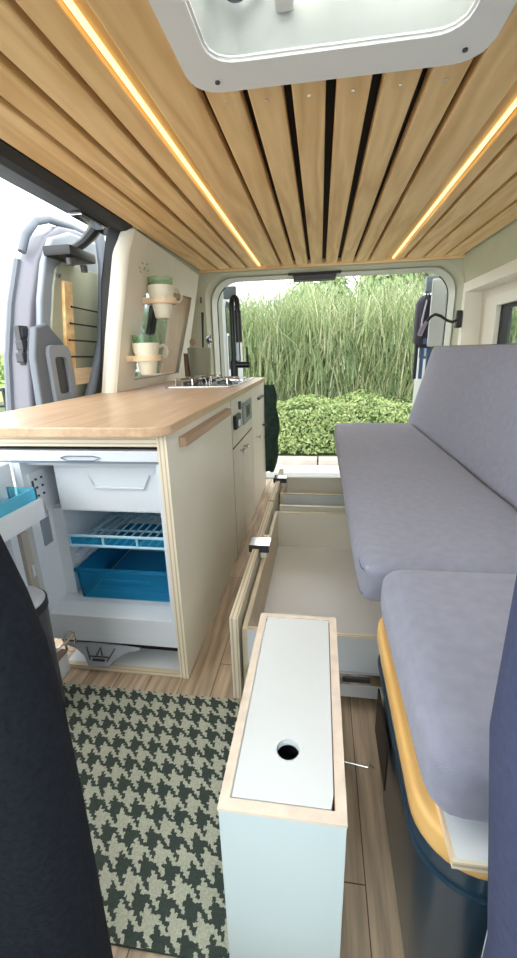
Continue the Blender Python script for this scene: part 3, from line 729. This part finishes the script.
# grey fan-shaped cover in the kick recess
cv = prism(NB(), [(-.815, -.012), (-.72, -.008), (-.63, -.008), (-.555, -.012), (-.555, -.020), (-.60, -.03), (-.635, -.055), (-.655, -.078), (-.725, -.078), (-.745, -.05), (-.775, -.03), (-.815, -.020)], 'z', 0, .014, bev=.004)
cvp = thing('grey_cover', 'grey fan-shaped plastic cover lying in the plinth below the fridge', 'cover', (-.68, 1.05, -.95))
rotm = Matrix.Rotation(math.radians(58), 4, 'X')
for v in cv.verts: v.co = (rotm @ v.co)+V(-.008, 1.058, -.906)
obj('cover_plate', cv, pedal, cvp)
bm = NB(); box(bm, -.71, -.67, -.062, -.054, .014, .018); box(bm, -.722, -.658, -.05, -.046, .014, .017); tube(bm, [(-.70, -.045, .015), (-.69, -.02, .015), (-.68, -.045, .015)], .0025, 6); tube(bm, [(-.64, -.02, .015), (-.66, -.06, .015)], .002, 6); tube(bm, [(-.74, -.02, .015), (-.72, -.06, .015)], .002, 6)
for v in bm.verts: v.co = (rotm @ v.co)+V(-.008, 1.058, -.906)
obj('cover_ribs', bm, dkgrey, cvp)
# bin
t = thing('waste_bin', 'dark grey waste bin with a light grey lid between seat and fridge', 'bin', (-.795, .83, -.999))
cx, cy = -.795, .830
bm = NB(); lathe(bm, [(0, 0), (.072, 0), (.078, .01), (.082, .335), (.083, .352)], (cx, cy, -.992), 36); obj('bin_body', bm, dkgrey, t, True)
bm = NB(); lathe(bm, [(.086, .352), (.086, .372), (.081, .374)], (cx, cy, -.992), 36); obj('rim_band', bm, blackp, t, True)
bm = NB(); lathe(bm, [(.083, .372), (.073, .384), (.04, .390), (0, .391)], (cx, cy, -.992), 36); obj('lid', bm, mat('bin_lid', (.55, .57, .63), .3), t, True)

# ------------------------------------------------------------------ bench with pulled out drawers
t = thing('bench_cabinet', 'cream plywood bench base with two deep drawers pulled into the aisle', 'cabinet', (.5, 1.9, -1.0))
bm = NB(); box(bm, .185, .96, 2.80, 2.83, -.998, -.58); box(bm, .93, .96, .80, 2.8, -.998, -.58); box(bm, .185, .93, .93, .955, -.998, -.58); box(bm, .185, .93, 2.45, 2.47, -.998, -.58)
obj('carcass', bm, cream, t); obj('seat_board', B(.15, .96, .93, 2.83, -.58, -.562), cream, t)
def drawer(y0, y1, yl):
    d = obj('drawer', B(-.195, .90, y0+.014, y1-.014, -.935, -.92), mat('drawer_floor', (.88, .88, .90), .4) if 'drawer_floor' not in bpy.data.materials else bpy.data.materials['drawer_floor'], t)
    bm = NB(); yq = 1.875 if y0 > 1.5 else y0-.012; box(bm, -.235, -.212, yq, y1+.012, -.972, -.700, bev=.001); obj('front_panel', bm, cream, d)
    bm = NB(); box(bm, -.2355, -.2115, yq, y1+.012, -.700, -.697); box(bm, -.2355, -.2115, yq-.0035, yq, -.972, -.698); obj('front_edge', bm, plyx, d)
    bm = NB(); box(bm, -.205, -.19, y0, y1, -.94, -.742, bev=.001); obj('inner_front', bm, paleply, d)
    for yy in (y0, y1-.014):
        obj('side_wall', B(-.19, .90, yy, yy+.014, -.945, -.745, bev=.001), cream if yy == y1-.014 else lidwhite, d)
        obj('side_edge', B(-.19, .90, yy, yy+.014, -.745, -.742), plyy, d)
    sl = NB(); box(sl, -.19, .18, y0-.012, y0-.001, -.875, -.855); box(sl, .05, .182, y0-.020, y0-.010, -.883, -.846, bev=.002)
    s_ = obj('drawer_slide', sl, chrome, d)
    sl = NB(); box(sl, .075, .15, y0-.024, y0-.018, -.872, -.858, bev=.002); lathe(sl, [(0, -.005), (.006, -.005), (.006, 0)], (.06, y0-.02, -.865), 10, 'y'); obj('slide_catch', sl, dkgrey, s_)
    lt = NB(); box(lt, -.25, -.175, yl, yl+.075, -.694, -.688, bev=.002); lt2 = obj('latch', lt, chrome, d)
    lt = NB(); box(lt, -.25, -.175, yl-.006, yl+.0, -.712, -.684, bev=.002); obj('latch_bar', lt, dkgrey, lt2)
    obj('latch_block', B(-.208, -.185, yl-.0, yl+.12, -.735, -.698), cream, lt2)
    return d
drawer(.955, 1.845, 1.36); drawer(2.10, 2.42, 2.20)
obj('partition', B(-.19, .93, 1.925, 1.945, -.995, -.745), cream, t)

def softbox(x0, x1, y0, y1, z0, z1, r=.035, puff=.012, nx=22, ny=22, nz=5, wr=.0, seed=0, dents=None):
    bm = NB(); bmesh.ops.create_cube(bm, size=2)
    bmesh.ops.subdivide_edges(bm, edges=bm.edges[:], cuts=17, use_grid_fill=True)
    hx, hy, hz = (x1-x0)/2, (y1-y0)/2, (z1-z0)/2; c_ = V((x0+x1)/2, (y0+y1)/2, (z0+z1)/2)
    def remap(u):  # concentrate samples near the edges
        return math.copysign(1-(1-abs(u))**1.6, u)
    for v in bm.verts:
        u = [remap(q) for q in v.co]; p = V(u[0]*hx, u[1]*hy, u[2]*hz)
        inner_ = V(max(-hx+r, min(hx-r, p.x)), max(-hy+r, min(hy-r, p.y)), max(-hz+r, min(hz-r, p.z)))
        d = p-inner_
        if d.length > 1e-6: p = inner_+d.normalized()*min(r, max(abs(d.x), abs(d.y), abs(d.z)))
        bulge = (1-u[0]**4)*(1-u[1]**4)
        p.z += math.copysign(1, u[2])*puff*bulge*(1 if abs(u[2]) > .9 else abs(u[2]))
        b2 = (1-u[2]**2)
        if abs(u[0]) > .9: p.x += math.copysign(puff*.7*b2*(1-u[1]**6), u[0])
        if abs(u[1]) > .9: p.y += math.copysign(puff*.7*b2*(1-u[0]**6), u[1])
        if wr:
            q = p+c_
            p.z += wr*(noise.noise(V(q.x*3+seed, q.y*14, q.z*3))+.5*noise.noise(V(q.x*9, q.y*25+seed, 2)))*bulge
            p += noise.noise_vector(q*7)*wr*.5
        v.co = p+c_
    return bm
def piping(bm, x0, x1, y0, y1, z, r=.004, cr=.03):
    pts = [(a, b, z) for a, b in rrect(x0, x1, y0, y1, cr, 5)]; pts.append(pts[0]); tube(bm, pts, r, 6, False)
def cush(name, lab, bmv, pip, grp):
    c_ = thing(name, lab, 'cushion', (0, 0, 0), grp)
    return c_
# long seat cushion
cA = thing('seat_cushion', 'long lilac grey seat cushion on the bench, running to the rear door', 'cushion', (.36, 1.7, -.56), 'lilac grey bench cushions')
bm = softbox(.098, .572, .82, 2.66, -.550, -.448, r=.028, puff=.008, wr=.006, seed=3); obj('cover', bm, cushion, cA, True)
bm = NB(); piping(bm, .100, .570, .823, 2.657, -.470, .003); piping(bm, .100, .570, .823, 2.657, -.530, .003); obj('seam', bm, cushdk, cA, True)
# near seat cushion
cB = thing('seat_cushion', 'lilac grey seat cushion nearest the camera, above the wood rimmed box', 'cushion', (.5, .55, -.54), 'lilac grey bench cushions')
bm = softbox(.134, .562, .356, .785, -.529, -.425, r=.032, puff=.008, wr=.004, seed=9); obj('cover', bm, cushion, cB, True)
bm = NB(); piping(bm, .137, .559, .359, .782, -.450, .003, .035); piping(bm, .137, .559, .359, .782, -.508, .003, .035); obj('seam', bm, cushdk, cB, True)
# back cushion leaning on the wall
cC = thing('back_cushion', 'long lilac grey back cushion leaning against the bench side wall', 'cushion', (.62, 1.8, -.5), 'lilac grey bench cushions')
bm = softbox(0, .11, .75, 2.82, 0, .50, r=.03, puff=.0, wr=.004, seed=5)
lean = Matrix.Translation(V(.570, 0, -.478)) @ Matrix.Rotation(math.radians(14), 4, 'Y')
for v in bm.verts: v.co = lean @ v.co
obj('cover', bm, cushion, cC, True)
bm = NB()
pts = [(.02, a, b) for a, b in rrect(.753, 2.817, .003, .497, .03, 5)]; pts.append(pts[0]); tube(bm, pts, .003, 6, False)
for v in bm.verts: v.co = lean @ v.co
obj('seam', bm, cushdk, cC, True)

# wood rimmed navy box under the near cushion
t = thing('storage_box', 'glossy navy box with rounded corner and wooden rim under the near cushion', 'storage box', (.45, .65, -1.0))
def hull(off, ztop):
    return rrect(.131+off, .62-off, .347+off, .81-off, .075, 10)
bm = NB(); n = len(hull(0, 0))
L = [[(x, y, z) for x, y in hull(o_, 0)] for o_, z in ((.03, -.998), (.016, -.75), (.014, -.650), (.004, -.640), (.004, -.595), (.008, -.590))]
rr = skin(bm, L); bm.faces.new(rr[0]); bm.faces.new(rr[-1])
obj('shell', bm, navy, t, True)
bm = prism(NB(), hull(-.004, 0), 'z', -.590, -.546, bev=.010, seg=3); obj('wooden_rim', bm, rimw, t, True)
bm = NB(); tube(bm, [(x, y, -.632) for x, y in hull(.004, 0)]+[(*hull(.004, 0)[0], -.632)], .005, 6, False); obj('bead', bm, navy, t, True)
obj('side_slot', B(.139, .143, .62, .76, -.84, -.72, bev=.002), blackp, t)
# white board under the cushion corner
t = thing('white_board', 'small white plywood board poking out under the near cushion', 'board', (.4, .33, -.57))
obj('board', B(.156, .60, .331, .40, -.546, -.535, bev=.001), lidwhite, t); obj('board_edge', B(.152, .60, .3275, .331, -.546, -.535), plyz, t); obj('board_end', B(.152, .156, .331, .40, -.546, -.535), birchx, t)
bm = B(.205, .222, .30, .335, -.999, -.548); o = obj('white_side_panel', bm, lidwhite); tag(o, 'narrow upright white panel at the front of the bench behind the navy seat', 'panel')

# ------------------------------------------------------------------ central box
t = thing('plywood_box', 'tall white plywood box with a finger hole lid standing in the aisle', 'box', (-.04, .58, -.999))
X0, X1, Y0, Y1, ZB, ZT = -.125, .044, .379, .808, -.998, -.580
bm = NB()
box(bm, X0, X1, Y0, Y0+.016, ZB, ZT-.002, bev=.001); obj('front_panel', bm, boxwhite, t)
bm = NB(); box(bm, X0, X0+.014, Y0+.016, Y1, ZB, ZT-.002); box(bm, X1-.014, X1, Y0+.016, Y1, ZB, ZT-.002); box(bm, X0+.014, X1-.014, Y1-.014, Y1, ZB, ZT-.002); box(bm, X0+.014, X1-.014, Y0+.016, Y1-.014, ZB, ZB+.012)
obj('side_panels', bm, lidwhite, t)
bm = holed(NB(), [(X0-.001, Y0-.001), (X1+.001, Y0-.001), (X1+.001, Y1+.001), (X0-.001, Y1+.001)], [(X0+.013, Y0+.015), (X1-.014, Y0+.015), (X1-.014, Y1-.010), (X0+.013, Y1-.010)], 'z', ZT-.004, ZT)
obj('top_edge', bm, mat('pale_ply_edge', (.80, .68, .58), .55, var=.08, scale=40), t)
# inner ply edge line
bm = holed(NB(), [(X0+.013, Y0+.015), (X1-.014, Y0+.015), (X1-.014, Y1-.010), (X0+.013, Y1-.010)], [(X0+.0142, Y0+.0162), (X1-.0155, Y0+.0162), (X1-.0155, Y1-.0112), (X0+.0142, Y1-.0112)], 'z', ZT-.03, ZT-.005)
obj('lid_gap', bm, brassm, t)
lo = [(X0+.015, Y0+.017), (X1-.016, Y0+.017), (X1-.016, Y1-.012), (X0+.015, Y1-.012)]
lo = resample(lo, 48); hx_, hy_ = -.0385, .475
def ang(p): return math.atan2(p[1]-hy_, p[0]-hx_)
inn = [(hx_+.0175*math.cos(ang(p)), hy_+.0175*math.sin(ang(p))) for p in lo]
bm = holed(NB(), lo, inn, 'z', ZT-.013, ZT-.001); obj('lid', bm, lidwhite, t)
# ------------------------------------------------------------------ rug
bm = NB(); nu, nv = 30, 30
TL, TR, BR, BL = V(-.805, .955, 0), V(-.222, .955, 0), V(-.136, .405, 0), V(-.735, .405, 0)
G = []
for j in range(nv+1):
    row = []
    for i in range(nu+1):
        u, v_ = i/nu, j/nv; p = (BL.lerp(BR, u)).lerp(TL.lerp(TR, u), v_)
        p.z = -.9935+.0012*noise.noise(p*6); row.append(bm.verts.new(p))
    G.append(row)
uvl = bm.loops.layers.uv.new('UVMap')
for j in range(nv):
    for i in range(nu):
        f = bm.faces.new((G[j][i], G[j][i+1], G[j+1][i+1], G[j+1][i]))
        for l, (a, b) in zip(f.loops, ((i, j), (i+1, j), (i+1, j+1), (i, j+1))): l[uvl].uv = (a/nu, b/nv)
per = [G[0][i] for i in range(nu+1)]+[G[j][nu] for j in range(1, nv+1)]+[G[nv][i] for i in range(nu-1, -1, -1)]+[G[j][0] for j in range(nv-1, 0, -1)]
low = [bm.verts.new((v.co.x, v.co.y, -.9995)) for v in per]
for i in range(len(per)):
    j = (i+1) % len(per); f = bm.faces.new((per[i], low[i], low[j], per[j]))
    for l in f.loops: l[uvl].uv = (0.01, .01)
o = obj('rug', bm, hound_mat(11.6, 10.6), None, False); tag(o, 'dark green and beige houndstooth rug on the floor before the fridge', 'rug')

# small hook cord on floor at right of box
bm = NB(); tube(bm, [(.06, .80, -.996), (.10, .795, -.996), (.135, .79, -.996), (.14, .80, -.996), (.15, .79, -.996)], .002, 6)
o = obj('cord_end', bm, steel, None, True); tag(o, 'thin wire end lying on the planks between white box and navy box', 'wire')

# ------------------------------------------------------------------ front seats
def seat(name, lab, x0, x1, y0, y1, z0, z1, m, pm):
    t = thing(name, lab, 'seat', ((x0+x1)/2, (y0+y1)/2, -1.0), 'cab seats in the foreground')
    bm = NB(); bmesh.ops.create_cube(bm, size=2); bmesh.ops.subdivide_edges(bm, edges=bm.edges[:], cuts=15, use_grid_fill=True)
    hx, hy, hz = (x1-x0)/2, (y1-y0)/2, (z1-z0)/2; c_ = V((x0+x1)/2, (y0+y1)/2, (z0+z1)/2); r = .055
    for v in bm.verts:
        u = v.co.copy(); p = V(u.x*hx, u.y*hy, u.z*hz)
        inn_ = V(max(-hx+r, min(hx-r, p.x)), max(-hy+r, min(hy-r, p.y)), max(-hz+r, min(hz-r, p.z))); d = p-inn_
        if d.length > 1e-6: p = inn_+d.normalized()*min(r, max(abs(d.x), abs(d.y), abs(d.z)))
        w_ = 1-.30*max(0, u.z-.35)**2/.42-.04*max(0, -u.z) if x0 < 0 else 1-.11*min(1, max(0, .5-u.z)/.5)      # narrower shoulders
        p.x *= w_
        p.y += .02*(1-u.x**2)*(1 if u.y > 0 else .2)
        v.co = p+c_
    obj('backrest', bm, m, t, True)
    bm = NB(); box(bm, x0+.02, x1-.02, y0-.42, y0+.04, -.92, -.66, bev=.05, seg=4); obj('seat_base', bm, m, t, True)
    bm = NB(); box(bm, x0+.08, x1-.08, y0-.36, y0+.0, -.999, -.91, bev=.01); obj('pedestal', bm, blackp, t)
    hz1 = z1; cx = (x0+x1)/2
    for sgn in (-1, 1):
        bm = NB(); tube(bm, [(cx+.06*sgn, (y0+y1)/2, hz1-.05), (cx+.06*sgn, (y0+y1)/2, hz1+.08)], .007, 8); obj('headrest_post', bm, steel, t, True)
    bm = softbox(cx-.13, cx+.13, y0+.01, y1-.01, hz1+.05, hz1+.22, r=.04, puff=.005); obj('headrest', bm, m, t, True)
    return t
seat('cab_seat', 'charcoal cab seat back filling the lower left corner', -.80, -.262, .235, .335, -.97, -.05, seatl, None)
seat('cab_seat', 'navy blue cab seat back at the right edge of the foreground', .119, .66, .17, .255, -.97, -.02, seatr, None)

# ------------------------------------------------------------------ right window
t = thing('window_1', 'framed side window above the bench back cushion', 'window', (.98, 2.0, 0), kind='structure')
bm = holed(NB(), [(.6, -.24), (3.17, -.24), (3.235, .395), (.6, .395)], [(.7, -.16), (3.06, -.16), (3.10, .335), (.7, .335)], 'x', .935, .957); obj('window_frame', bm, cream, t)
bm = NB()
q = [(.7, -.16), (3.06, -.16), (3.10, .335), (.7, .335)]
holed(bm, q, [(.701, -.159), (3.059, -.159), (3.099, .334), (.701, .334)], 'x', .957, 1.06)
obj('reveal', bm, cream, t)
bm = holed(NB(), [(.7, -.16), (3.06, -.16), (3.10, .335), (.7, .335)], [(.85, -.15), (2.99, -.15), (3.0, .285), (.85, .285)], 'x', 1.045, 1.062); obj('outer_board', bm, mat('pinkish_laminate', (.76, .68, .58), .5), t)
bm = holed(NB(), [(.85, -.15), (2.99, -.15), (3.0, .285), (.85, .285)], [(.85, -.14), (2.80, -.14), (2.82, .225), (.85, .225)], 'x', 1.035, 1.062); obj('inner_frame', bm, cream, t)
bm = holed(NB(), [(.85, -.14), (2.80, -.14), (2.82, .225), (.85, .225)], [(.9, -.12), (2.66, -.12), (2.70, .20), (.9, .20)], 'x', 1.062, 1.078); obj('rubber_seal', bm, rubber, t)
bm = NB(); box(bm, 1.066, 1.074, .88, 2.72, -.13, .21); obj('pane', bm, glassm, t)
# gooseneck lamp
t = thing('reading_lamp', 'black gooseneck lamp fixed beside the rear corner of the side window', 'lamp', (.91, 3.115, .165))
bm = NB(); box(bm, .895, .930, 3.09, 3.125, .115, .225, bev=.006); obj('mount', bm, blackp, t)
pts = [(.90, 3.10, .165), (.86, 3.05, .150), (.81, 3.0, .160), (.76, 2.96, .185), (.72, 2.94, .195), (.69, 2.92, .180), (.665, 2.91, .150)]
bm = NB(); tube(bm, pts, .009, 10); obj('flexible_arm', bm, blackp, t, True)
bm = NB(); tube(bm, [(.665, 2.91, .150), (.64, 2.9, .11), (.625, 2.895, .07)], [.010, .015, .015], 12); obj('lamp_head', bm, mat('purple_grey', (.25, .2, .28), .4), t, True)
# small hatch latch / rear camera block at top
t = thing('tailgate_latch', 'black latch block hanging at the top centre of the rear opening', 'latch', (-.05, 3.3, .5))
bm = NB(); box(bm, -.235, .135, 3.19, 3.30, .505, .528, bev=.006); obj('bracket', bm, blackp, t)
bm = NB(); prism(bm, [(-.205, .506), (.105, .506), (.095, .470), (-.195, .470)], 'y', 3.19, 3.28, bev=.006); obj('block', bm, dkgrey, t)
# tiny switch on left rear
bm = NB(); box(bm, -.856, -.846, 3.085, 3.105, .34, .38, bev=.002); o = obj('wall_switch', bm, dkgrey); tag(o, 'tiny dark switch on the corner post behind the window panel', 'switch')

# ------------------------------------------------------------------ rear doors, open
def reardoor(name, lab, xi, sx, y0, y1, skew=.0):
    t = thing(name, lab, 'door', (xi, (y0+y1)/2, -1.0), kind='structure')
    xo = xi+sx*.07
    P = [(y0, -1.05), (y0, .44), (y0+.05, .50), (y1-.12, .50), (y1, .36), (y1, -1.05)]
    Pi = [(y0+.12, -.1), (y0+.12, .35), (y0+.16, .40), (y1-.2, .40), (y1-.12, .33), (y1-.12, -.1)]
    bm = holed(NB(), P, Pi, 'x', xi, xo)
    obj('door_shell', bm, vanwhite, t)
    bm = prism(NB(), Pi, 'x', xi+sx*.03, xi+sx*.036); obj('pane', bm, glassd, t)
    bm = holed(NB(), Pi, [(y_+(.02 if y_ < (y0+y1)/2 else -.02), z_+(.02 if z_ < .1 else -.02)) for y_, z_ in Pi], 'x', xi-sx*.004, xi+sx*.004); obj('window_seal', bm, rubber, t)
    return t
dl = reardoor('door_2', 'open white rear door on the kitchen side', -.775, -1, 3.42, 4.25)
bm = NB(); box(bm, -.774, -.764, 3.52, 3.60, -.23, .15, bev=.004); obj('latch_plate', bm, fridgew, dl); obj('latch_slot', B(-.764, -.760, 3.545, 3.575, -.14, .13), blackp, dl)
bm = NB(); box(bm, -.76, -.66, 3.42, 3.47, .40, .49, bev=.006); obj('hinge_block', bm, midgrey, dl)
dr3 = reardoor('door_3', 'open white rear door on the bench side', .905, 1, 3.42, 4.25)
bm = NB(); box(bm, .775, .875, 3.50, 3.56, .39, .50, bev=.006); obj('hinge_block', bm, midgrey, dr3)
obj('hinge_plate', B(.80, .905, 3.42, 3.44, .0, .47, bev=.01), vanwhite, dr3)
# bag
t = thing('hanging_bag', 'dark grey bag hanging on the open rear door above the bench back', 'bag', (.84, 3.6, -.1))
bm = softbox(.745, .895, 3.56, 3.70, .00, .37, r=.05, puff=.01, wr=.006); obj('bag_body', bm, bagm, t, True)
bm = NB(); tube(bm, [(.78, 3.555, .35), (.80, 3.54, .40), (.82, 3.555, .36)], .008, 8); obj('carry_loop', bm, dkgrey, t, True)
bm = NB(); tube(bm, [(.80, 3.55, .34), (.775, 3.54, .2), (.77, 3.54, .08)], .007, 8); obj('zip', bm, mat('pale_zip', (.45, .40, .5), .5), t, True)
for x in (.765, .81, .86): obj('strap', B(x-.012, x+.012, 3.60, 3.63, -.25, .02), bagm if x < .79 else bluecl, t)
obj('blue_band', B(.80, .885, 3.55, 3.57, .02, .06, bev=.004), bluecl, t)

# ------------------------------------------------------------------ outside
ZG = -1.6
struct('ground', B(-30, 30, -6, 40, ZG-.1, ZG), asphalt, 'grey tarmac outside the van')
bm = NB()
kx = -12
while kx < 12:
    box(bm, kx, kx+.98, 5.75, 5.95, ZG, ZG+.1, bev=.012); kx += 1.0
struct('kerb', bm, kerbm, 'pale concrete kerb stones along the hedge')
struct('pavement', B(-12, 12, 4.6, 5.74, ZG, ZG+.02), kerbm, 'pale paved strip in front of the kerb')
struct('verge', B(-14, 14, 5.96, 14, ZG, ZG+.06), earth, 'dark earth verge under the hedge')
struct('lawn', B(-30, -7, 9, 38, ZG, ZG+.03), lawn, 'distant lawn beyond the side door')
def leaf(bm, p, s, nrm, tw):
    u = nrm.orthogonal().normalized(); w = nrm.cross(u); u2 = u*math.cos(tw)+w*math.sin(tw); w2 = nrm.cross(u2)
    a = bm.verts.new(p-u2*s); b = bm.verts.new(p+w2*s*.5); c_ = bm.verts.new(p+u2*s); d = bm.verts.new(p-w2*s*.5)
    bm.faces.new((a, b, c_, d))
# clipped hedge: leaves around a dark core
rnd = random.Random(3)
bm = NB()
for k in range(17000):
    x = rnd.uniform(-2.6, 3.2); u = rnd.random()
    top = -.80+.10*noise.noise(V(x*1.2, 0, 0))
    if u < .62: z = rnd.uniform(ZG+.1, top); y = 6.12+.12*noise.noise(V(x*2, z*2, 1))+rnd.uniform(-.05, .08); n_ = V(rnd.uniform(-.6, .6), -1, rnd.uniform(-.2, .9))
    else: y = rnd.uniform(6.1, 7.2); z = top+.12*noise.noise(V(x*2, y*2, 5))+rnd.uniform(-.04, .08); n_ = V(rnd.uniform(-.6, .6), rnd.uniform(-.8, .4), 1)
    leaf(bm, V(x, y, z), rnd.uniform(.016, .036), n_.normalized(), rnd.uniform(0, PI))
t = thing('hedge', 'low leafy green hedge behind the kerb', 'hedge', (.3, 6.6, ZG+.06))
o = obj('leaves', bm, hedgel, t, fix=False); o['kind'] = 'stuff'
bm = NB(); box(bm, -2.6, 3.2, 6.2, 7.1, ZG+.05, -.88, bev=.05); obj('core', bm, earth, t)
# reeds
bm = NB()
def blade(bm, x, y, z, h, lean, az, w):
    pts = []; d = V(math.cos(az), math.sin(az), 0); s = V(-d.y, d.x, 0)
    if abs(s.x) < .4: s = V(.7, s.y*.7, 0)
    for i in range(4):
        f = i/3; p = V(x, y, z)+d*lean*f*f+V(0, 0, h*f*(1-.18*lean*f)); ww = w*(1-f)**.7
        pts.append((bm.verts.new(p-s*ww), bm.verts.new(p+s*ww)))
    for a, b in zip(pts, pts[1:]): bm.faces.new((a[0], a[1], b[1], b[0]))
for k in range(21000):
    y = 7.25+rnd.random()**1.3*2.4; x = rnd.uniform(-2.7, 3.4)*y/6.5
    zt = -.15+.3*noise.noise(V(x*.9, y, 3))
    z0 = rnd.choice((ZG+.1, -.95, -.6, -.2, .1)) if y < 8.6 else rnd.uniform(-.4, .5)
    z0 += rnd.uniform(-.2, .2) if z0 > -1.4 else 0; h = rnd.uniform(.5, 1.2)
    top = .72+.45*noise.noise(V(x*.7, y*.5, 8))+(y-6.7)*.27+max(0, min(1, (x+1.2)/1.4))*1.35
    if z0+h > top: h = max(.3, top-z0)
    blade(bm, x, y, z0, h, rnd.uniform(.2, 1.1), rnd.uniform(-PI, PI), rnd.uniform(.006, .016))
o = obj('reeds', bm, reed, None, fix=False); tag(o, 'tall bank of pale green reeds behind the hedge', 'reeds', None, 'stuff')
# tree canopy behind
def tree(x, y, z0, h, R_, n, lab, sd, m=treel):
    rn = random.Random(sd); t = thing('leafy_tree', lab, 'tree', (x, y, ZG), 'trees behind the reeds')
    bm = NB(); tube(bm, [(x, y, ZG), (x+.05, y, ZG+h*.3), (x-.05, y, ZG+h*.75)], [.12, .09, .03], 8)
    for k in range(6):
        a = rn.uniform(0, 2*PI); zz = ZG+h*rn.uniform(.35, .6); tube(bm, [(x, y, zz), (x+math.cos(a)*R_*.6, y+math.sin(a)*R_*.6, zz+h*.22)], [.04, .012], 6)
    obj('trunk', bm, bark, t)
    bm = NB()
    cl = [(V(rn.gauss(0, .45)*R_, rn.gauss(0, .35)*R_, rn.uniform(-.5, .5)*h*.75), rn.uniform(.35, .55)*R_) for _ in range(26)]
    for k in range(n):
        c_, rr_ = rn.choice(cl); d = V(rn.gauss(0, 1), rn.gauss(0, 1), rn.gauss(0, 1)).normalized()
        leaf(bm, V(x, y, z0)+c_+d*rr_*rn.uniform(.6, 1), rn.uniform(.06, .11), (d+V(0, -.3, .3)).normalized(), rn.uniform(0, PI))
    o = obj('foliage', bm, m, t, fix=False); o['kind'] = 'stuff'
tree(1.4, 11.6, 1.3, 4.4, 1.9, 30000, 'tall dense green tree right of the gap of sky', 11)
tree(5.2, 12.0, .9, 4.2, 1.6, 12000, 'dense green tree at the right edge behind the reeds', 12)
tree(-3.2, 14.5, -.4, 2.2, 1.3, 5000, 'small pale tree in the gap of sky', 13)
# things through the side door
t = thing('lamp_post', 'thin pale lamp post outside the side door', 'post', (-6.2, 8.9, ZG))
bm = NB(); tube(bm, [(-6.2, 8.9, ZG), (-6.2, 8.9, 3.6)], .07, 10); obj('pole', bm, mat('pale_post', (.72, .76, .78), .5), t, True)
t = thing('lamp_post', 'second thinner post further left outside the side door', 'post', (-13.4, 17.0, ZG))
bm = NB(); tube(bm, [(-13.4, 17, ZG), (-13.6, 17, 4.0)], .05, 10); obj('pole', bm, bpy.data.materials['pale_post'], t, True)
t = thing('fence_rail', 'dark low fence rail at the left edge beyond the side door', 'fence', (-6, 7, ZG))
bm = NB(); tube(bm, [(-8.5, 7.6, -.62), (-5.15, 6.65, -.52)], .03, 8); tube(bm, [(-8.5, 7.6, -.95), (-5.15, 6.65, -.80)], .03, 8); tube(bm, [(-5.6, 6.75, ZG), (-5.6, 6.75, -.5)], .03, 8); obj('rail', bm, blackp, t)
bm = NB()
for k in range(5000):
    x = rnd.uniform(-30, -12); y = rnd.uniform(24, 27); z = ZG+rnd.random()**.7*1.9*(.8+.5*noise.noise(V(x*.4, 0, 0)))
    leaf(bm, V(x, y, z), rnd.uniform(.12, .25), V(rnd.uniform(-.5, .5), -1, .4).normalized(), rnd.uniform(0, PI))
o = obj('distant_hedge', bm, hedgel, None, fix=False); tag(o, 'distant green hedge line beyond the side door', 'hedge', None, 'stuff')

# ------------------------------------------------------------------ light, world, camera
w = bpy.data.worlds.new('World'); SC.world = w; w.use_nodes = True; t = w.node_tree
bg = t.nodes['Background']; bg.inputs[0].default_value = (.95, .995, 1.0, 1); bg.inputs[1].default_value = 1.5
s = bpy.data.lights.new('overcast_sun', 'SUN'); s.energy = .9; s.angle = math.radians(70); s.color = (1, .98, .94)
so = bpy.data.objects.new('overcast_sun', s); COL.objects.link(so)
so.rotation_euler = Vector((.15, 1, -.55)).to_track_quat('-Z', 'Y').to_euler()
# added fill lamp inside the windscreen, topping up the cab daylight
a = bpy.data.lights.new('windscreen_fill', 'AREA'); a.shape = 'RECTANGLE'; a.size = 1.5; a.size_y = .8; a.energy = 2; a.color = (1, .98, .95)
ao = bpy.data.objects.new('windscreen_fill', a); COL.objects.link(ao); ao.location = (0, -1.2, .25)
ao.rotation_euler = Vector((0, 1, -.25)).to_track_quat('-Z', 'Y').to_euler()

a = bpy.data.lights.new('vent_fill_lamp', 'AREA'); a.shape = 'RECTANGLE'; a.size = .4; a.size_y = .5; a.energy = 30; a.color = (1, .99, .96)  # added fill lamp above the vent cover, brightening the interior below
ao = bpy.data.objects.new('vent_fill_lamp', a); COL.objects.link(ao); ao.location = (.01, .67, .95)
f, yaw, pit, rol = 410.5, .15110673, .30140536, -.02789529
cy, sy, cp, sp_, cr_, sr = math.cos(yaw), math.sin(yaw), math.cos(pit), math.sin(pit), math.cos(rol), math.sin(rol)
fwd = V(-sy*cp, cy*cp, -sp_); right = V(cy, sy, 0); upv = right.cross(fwd)
A_ = right*cr_+upv*sr; B_ = -right*sr+upv*cr_
cam = bpy.data.cameras.new('camera'); co = bpy.data.objects.new('camera', cam); COL.objects.link(co)
co.matrix_world = Matrix(((A_.x, B_.x, -fwd.x, 0), (A_.y, B_.y, -fwd.y, 0), (A_.z, B_.z, -fwd.z, 0), (0, 0, 0, 1)))
cam.sensor_fit = 'VERTICAL'; cam.sensor_height = 36; cam.lens = 36*f/958; cam.clip_start = .01; cam.clip_end = 200
SC.camera = co
SC.view_settings.view_transform = 'Standard'; SC.view_settings.look = 'None'; SC.view_settings.gamma = 1; SC.view_settings.exposure = 1.5
SC.view_settings.use_curve_mapping = False
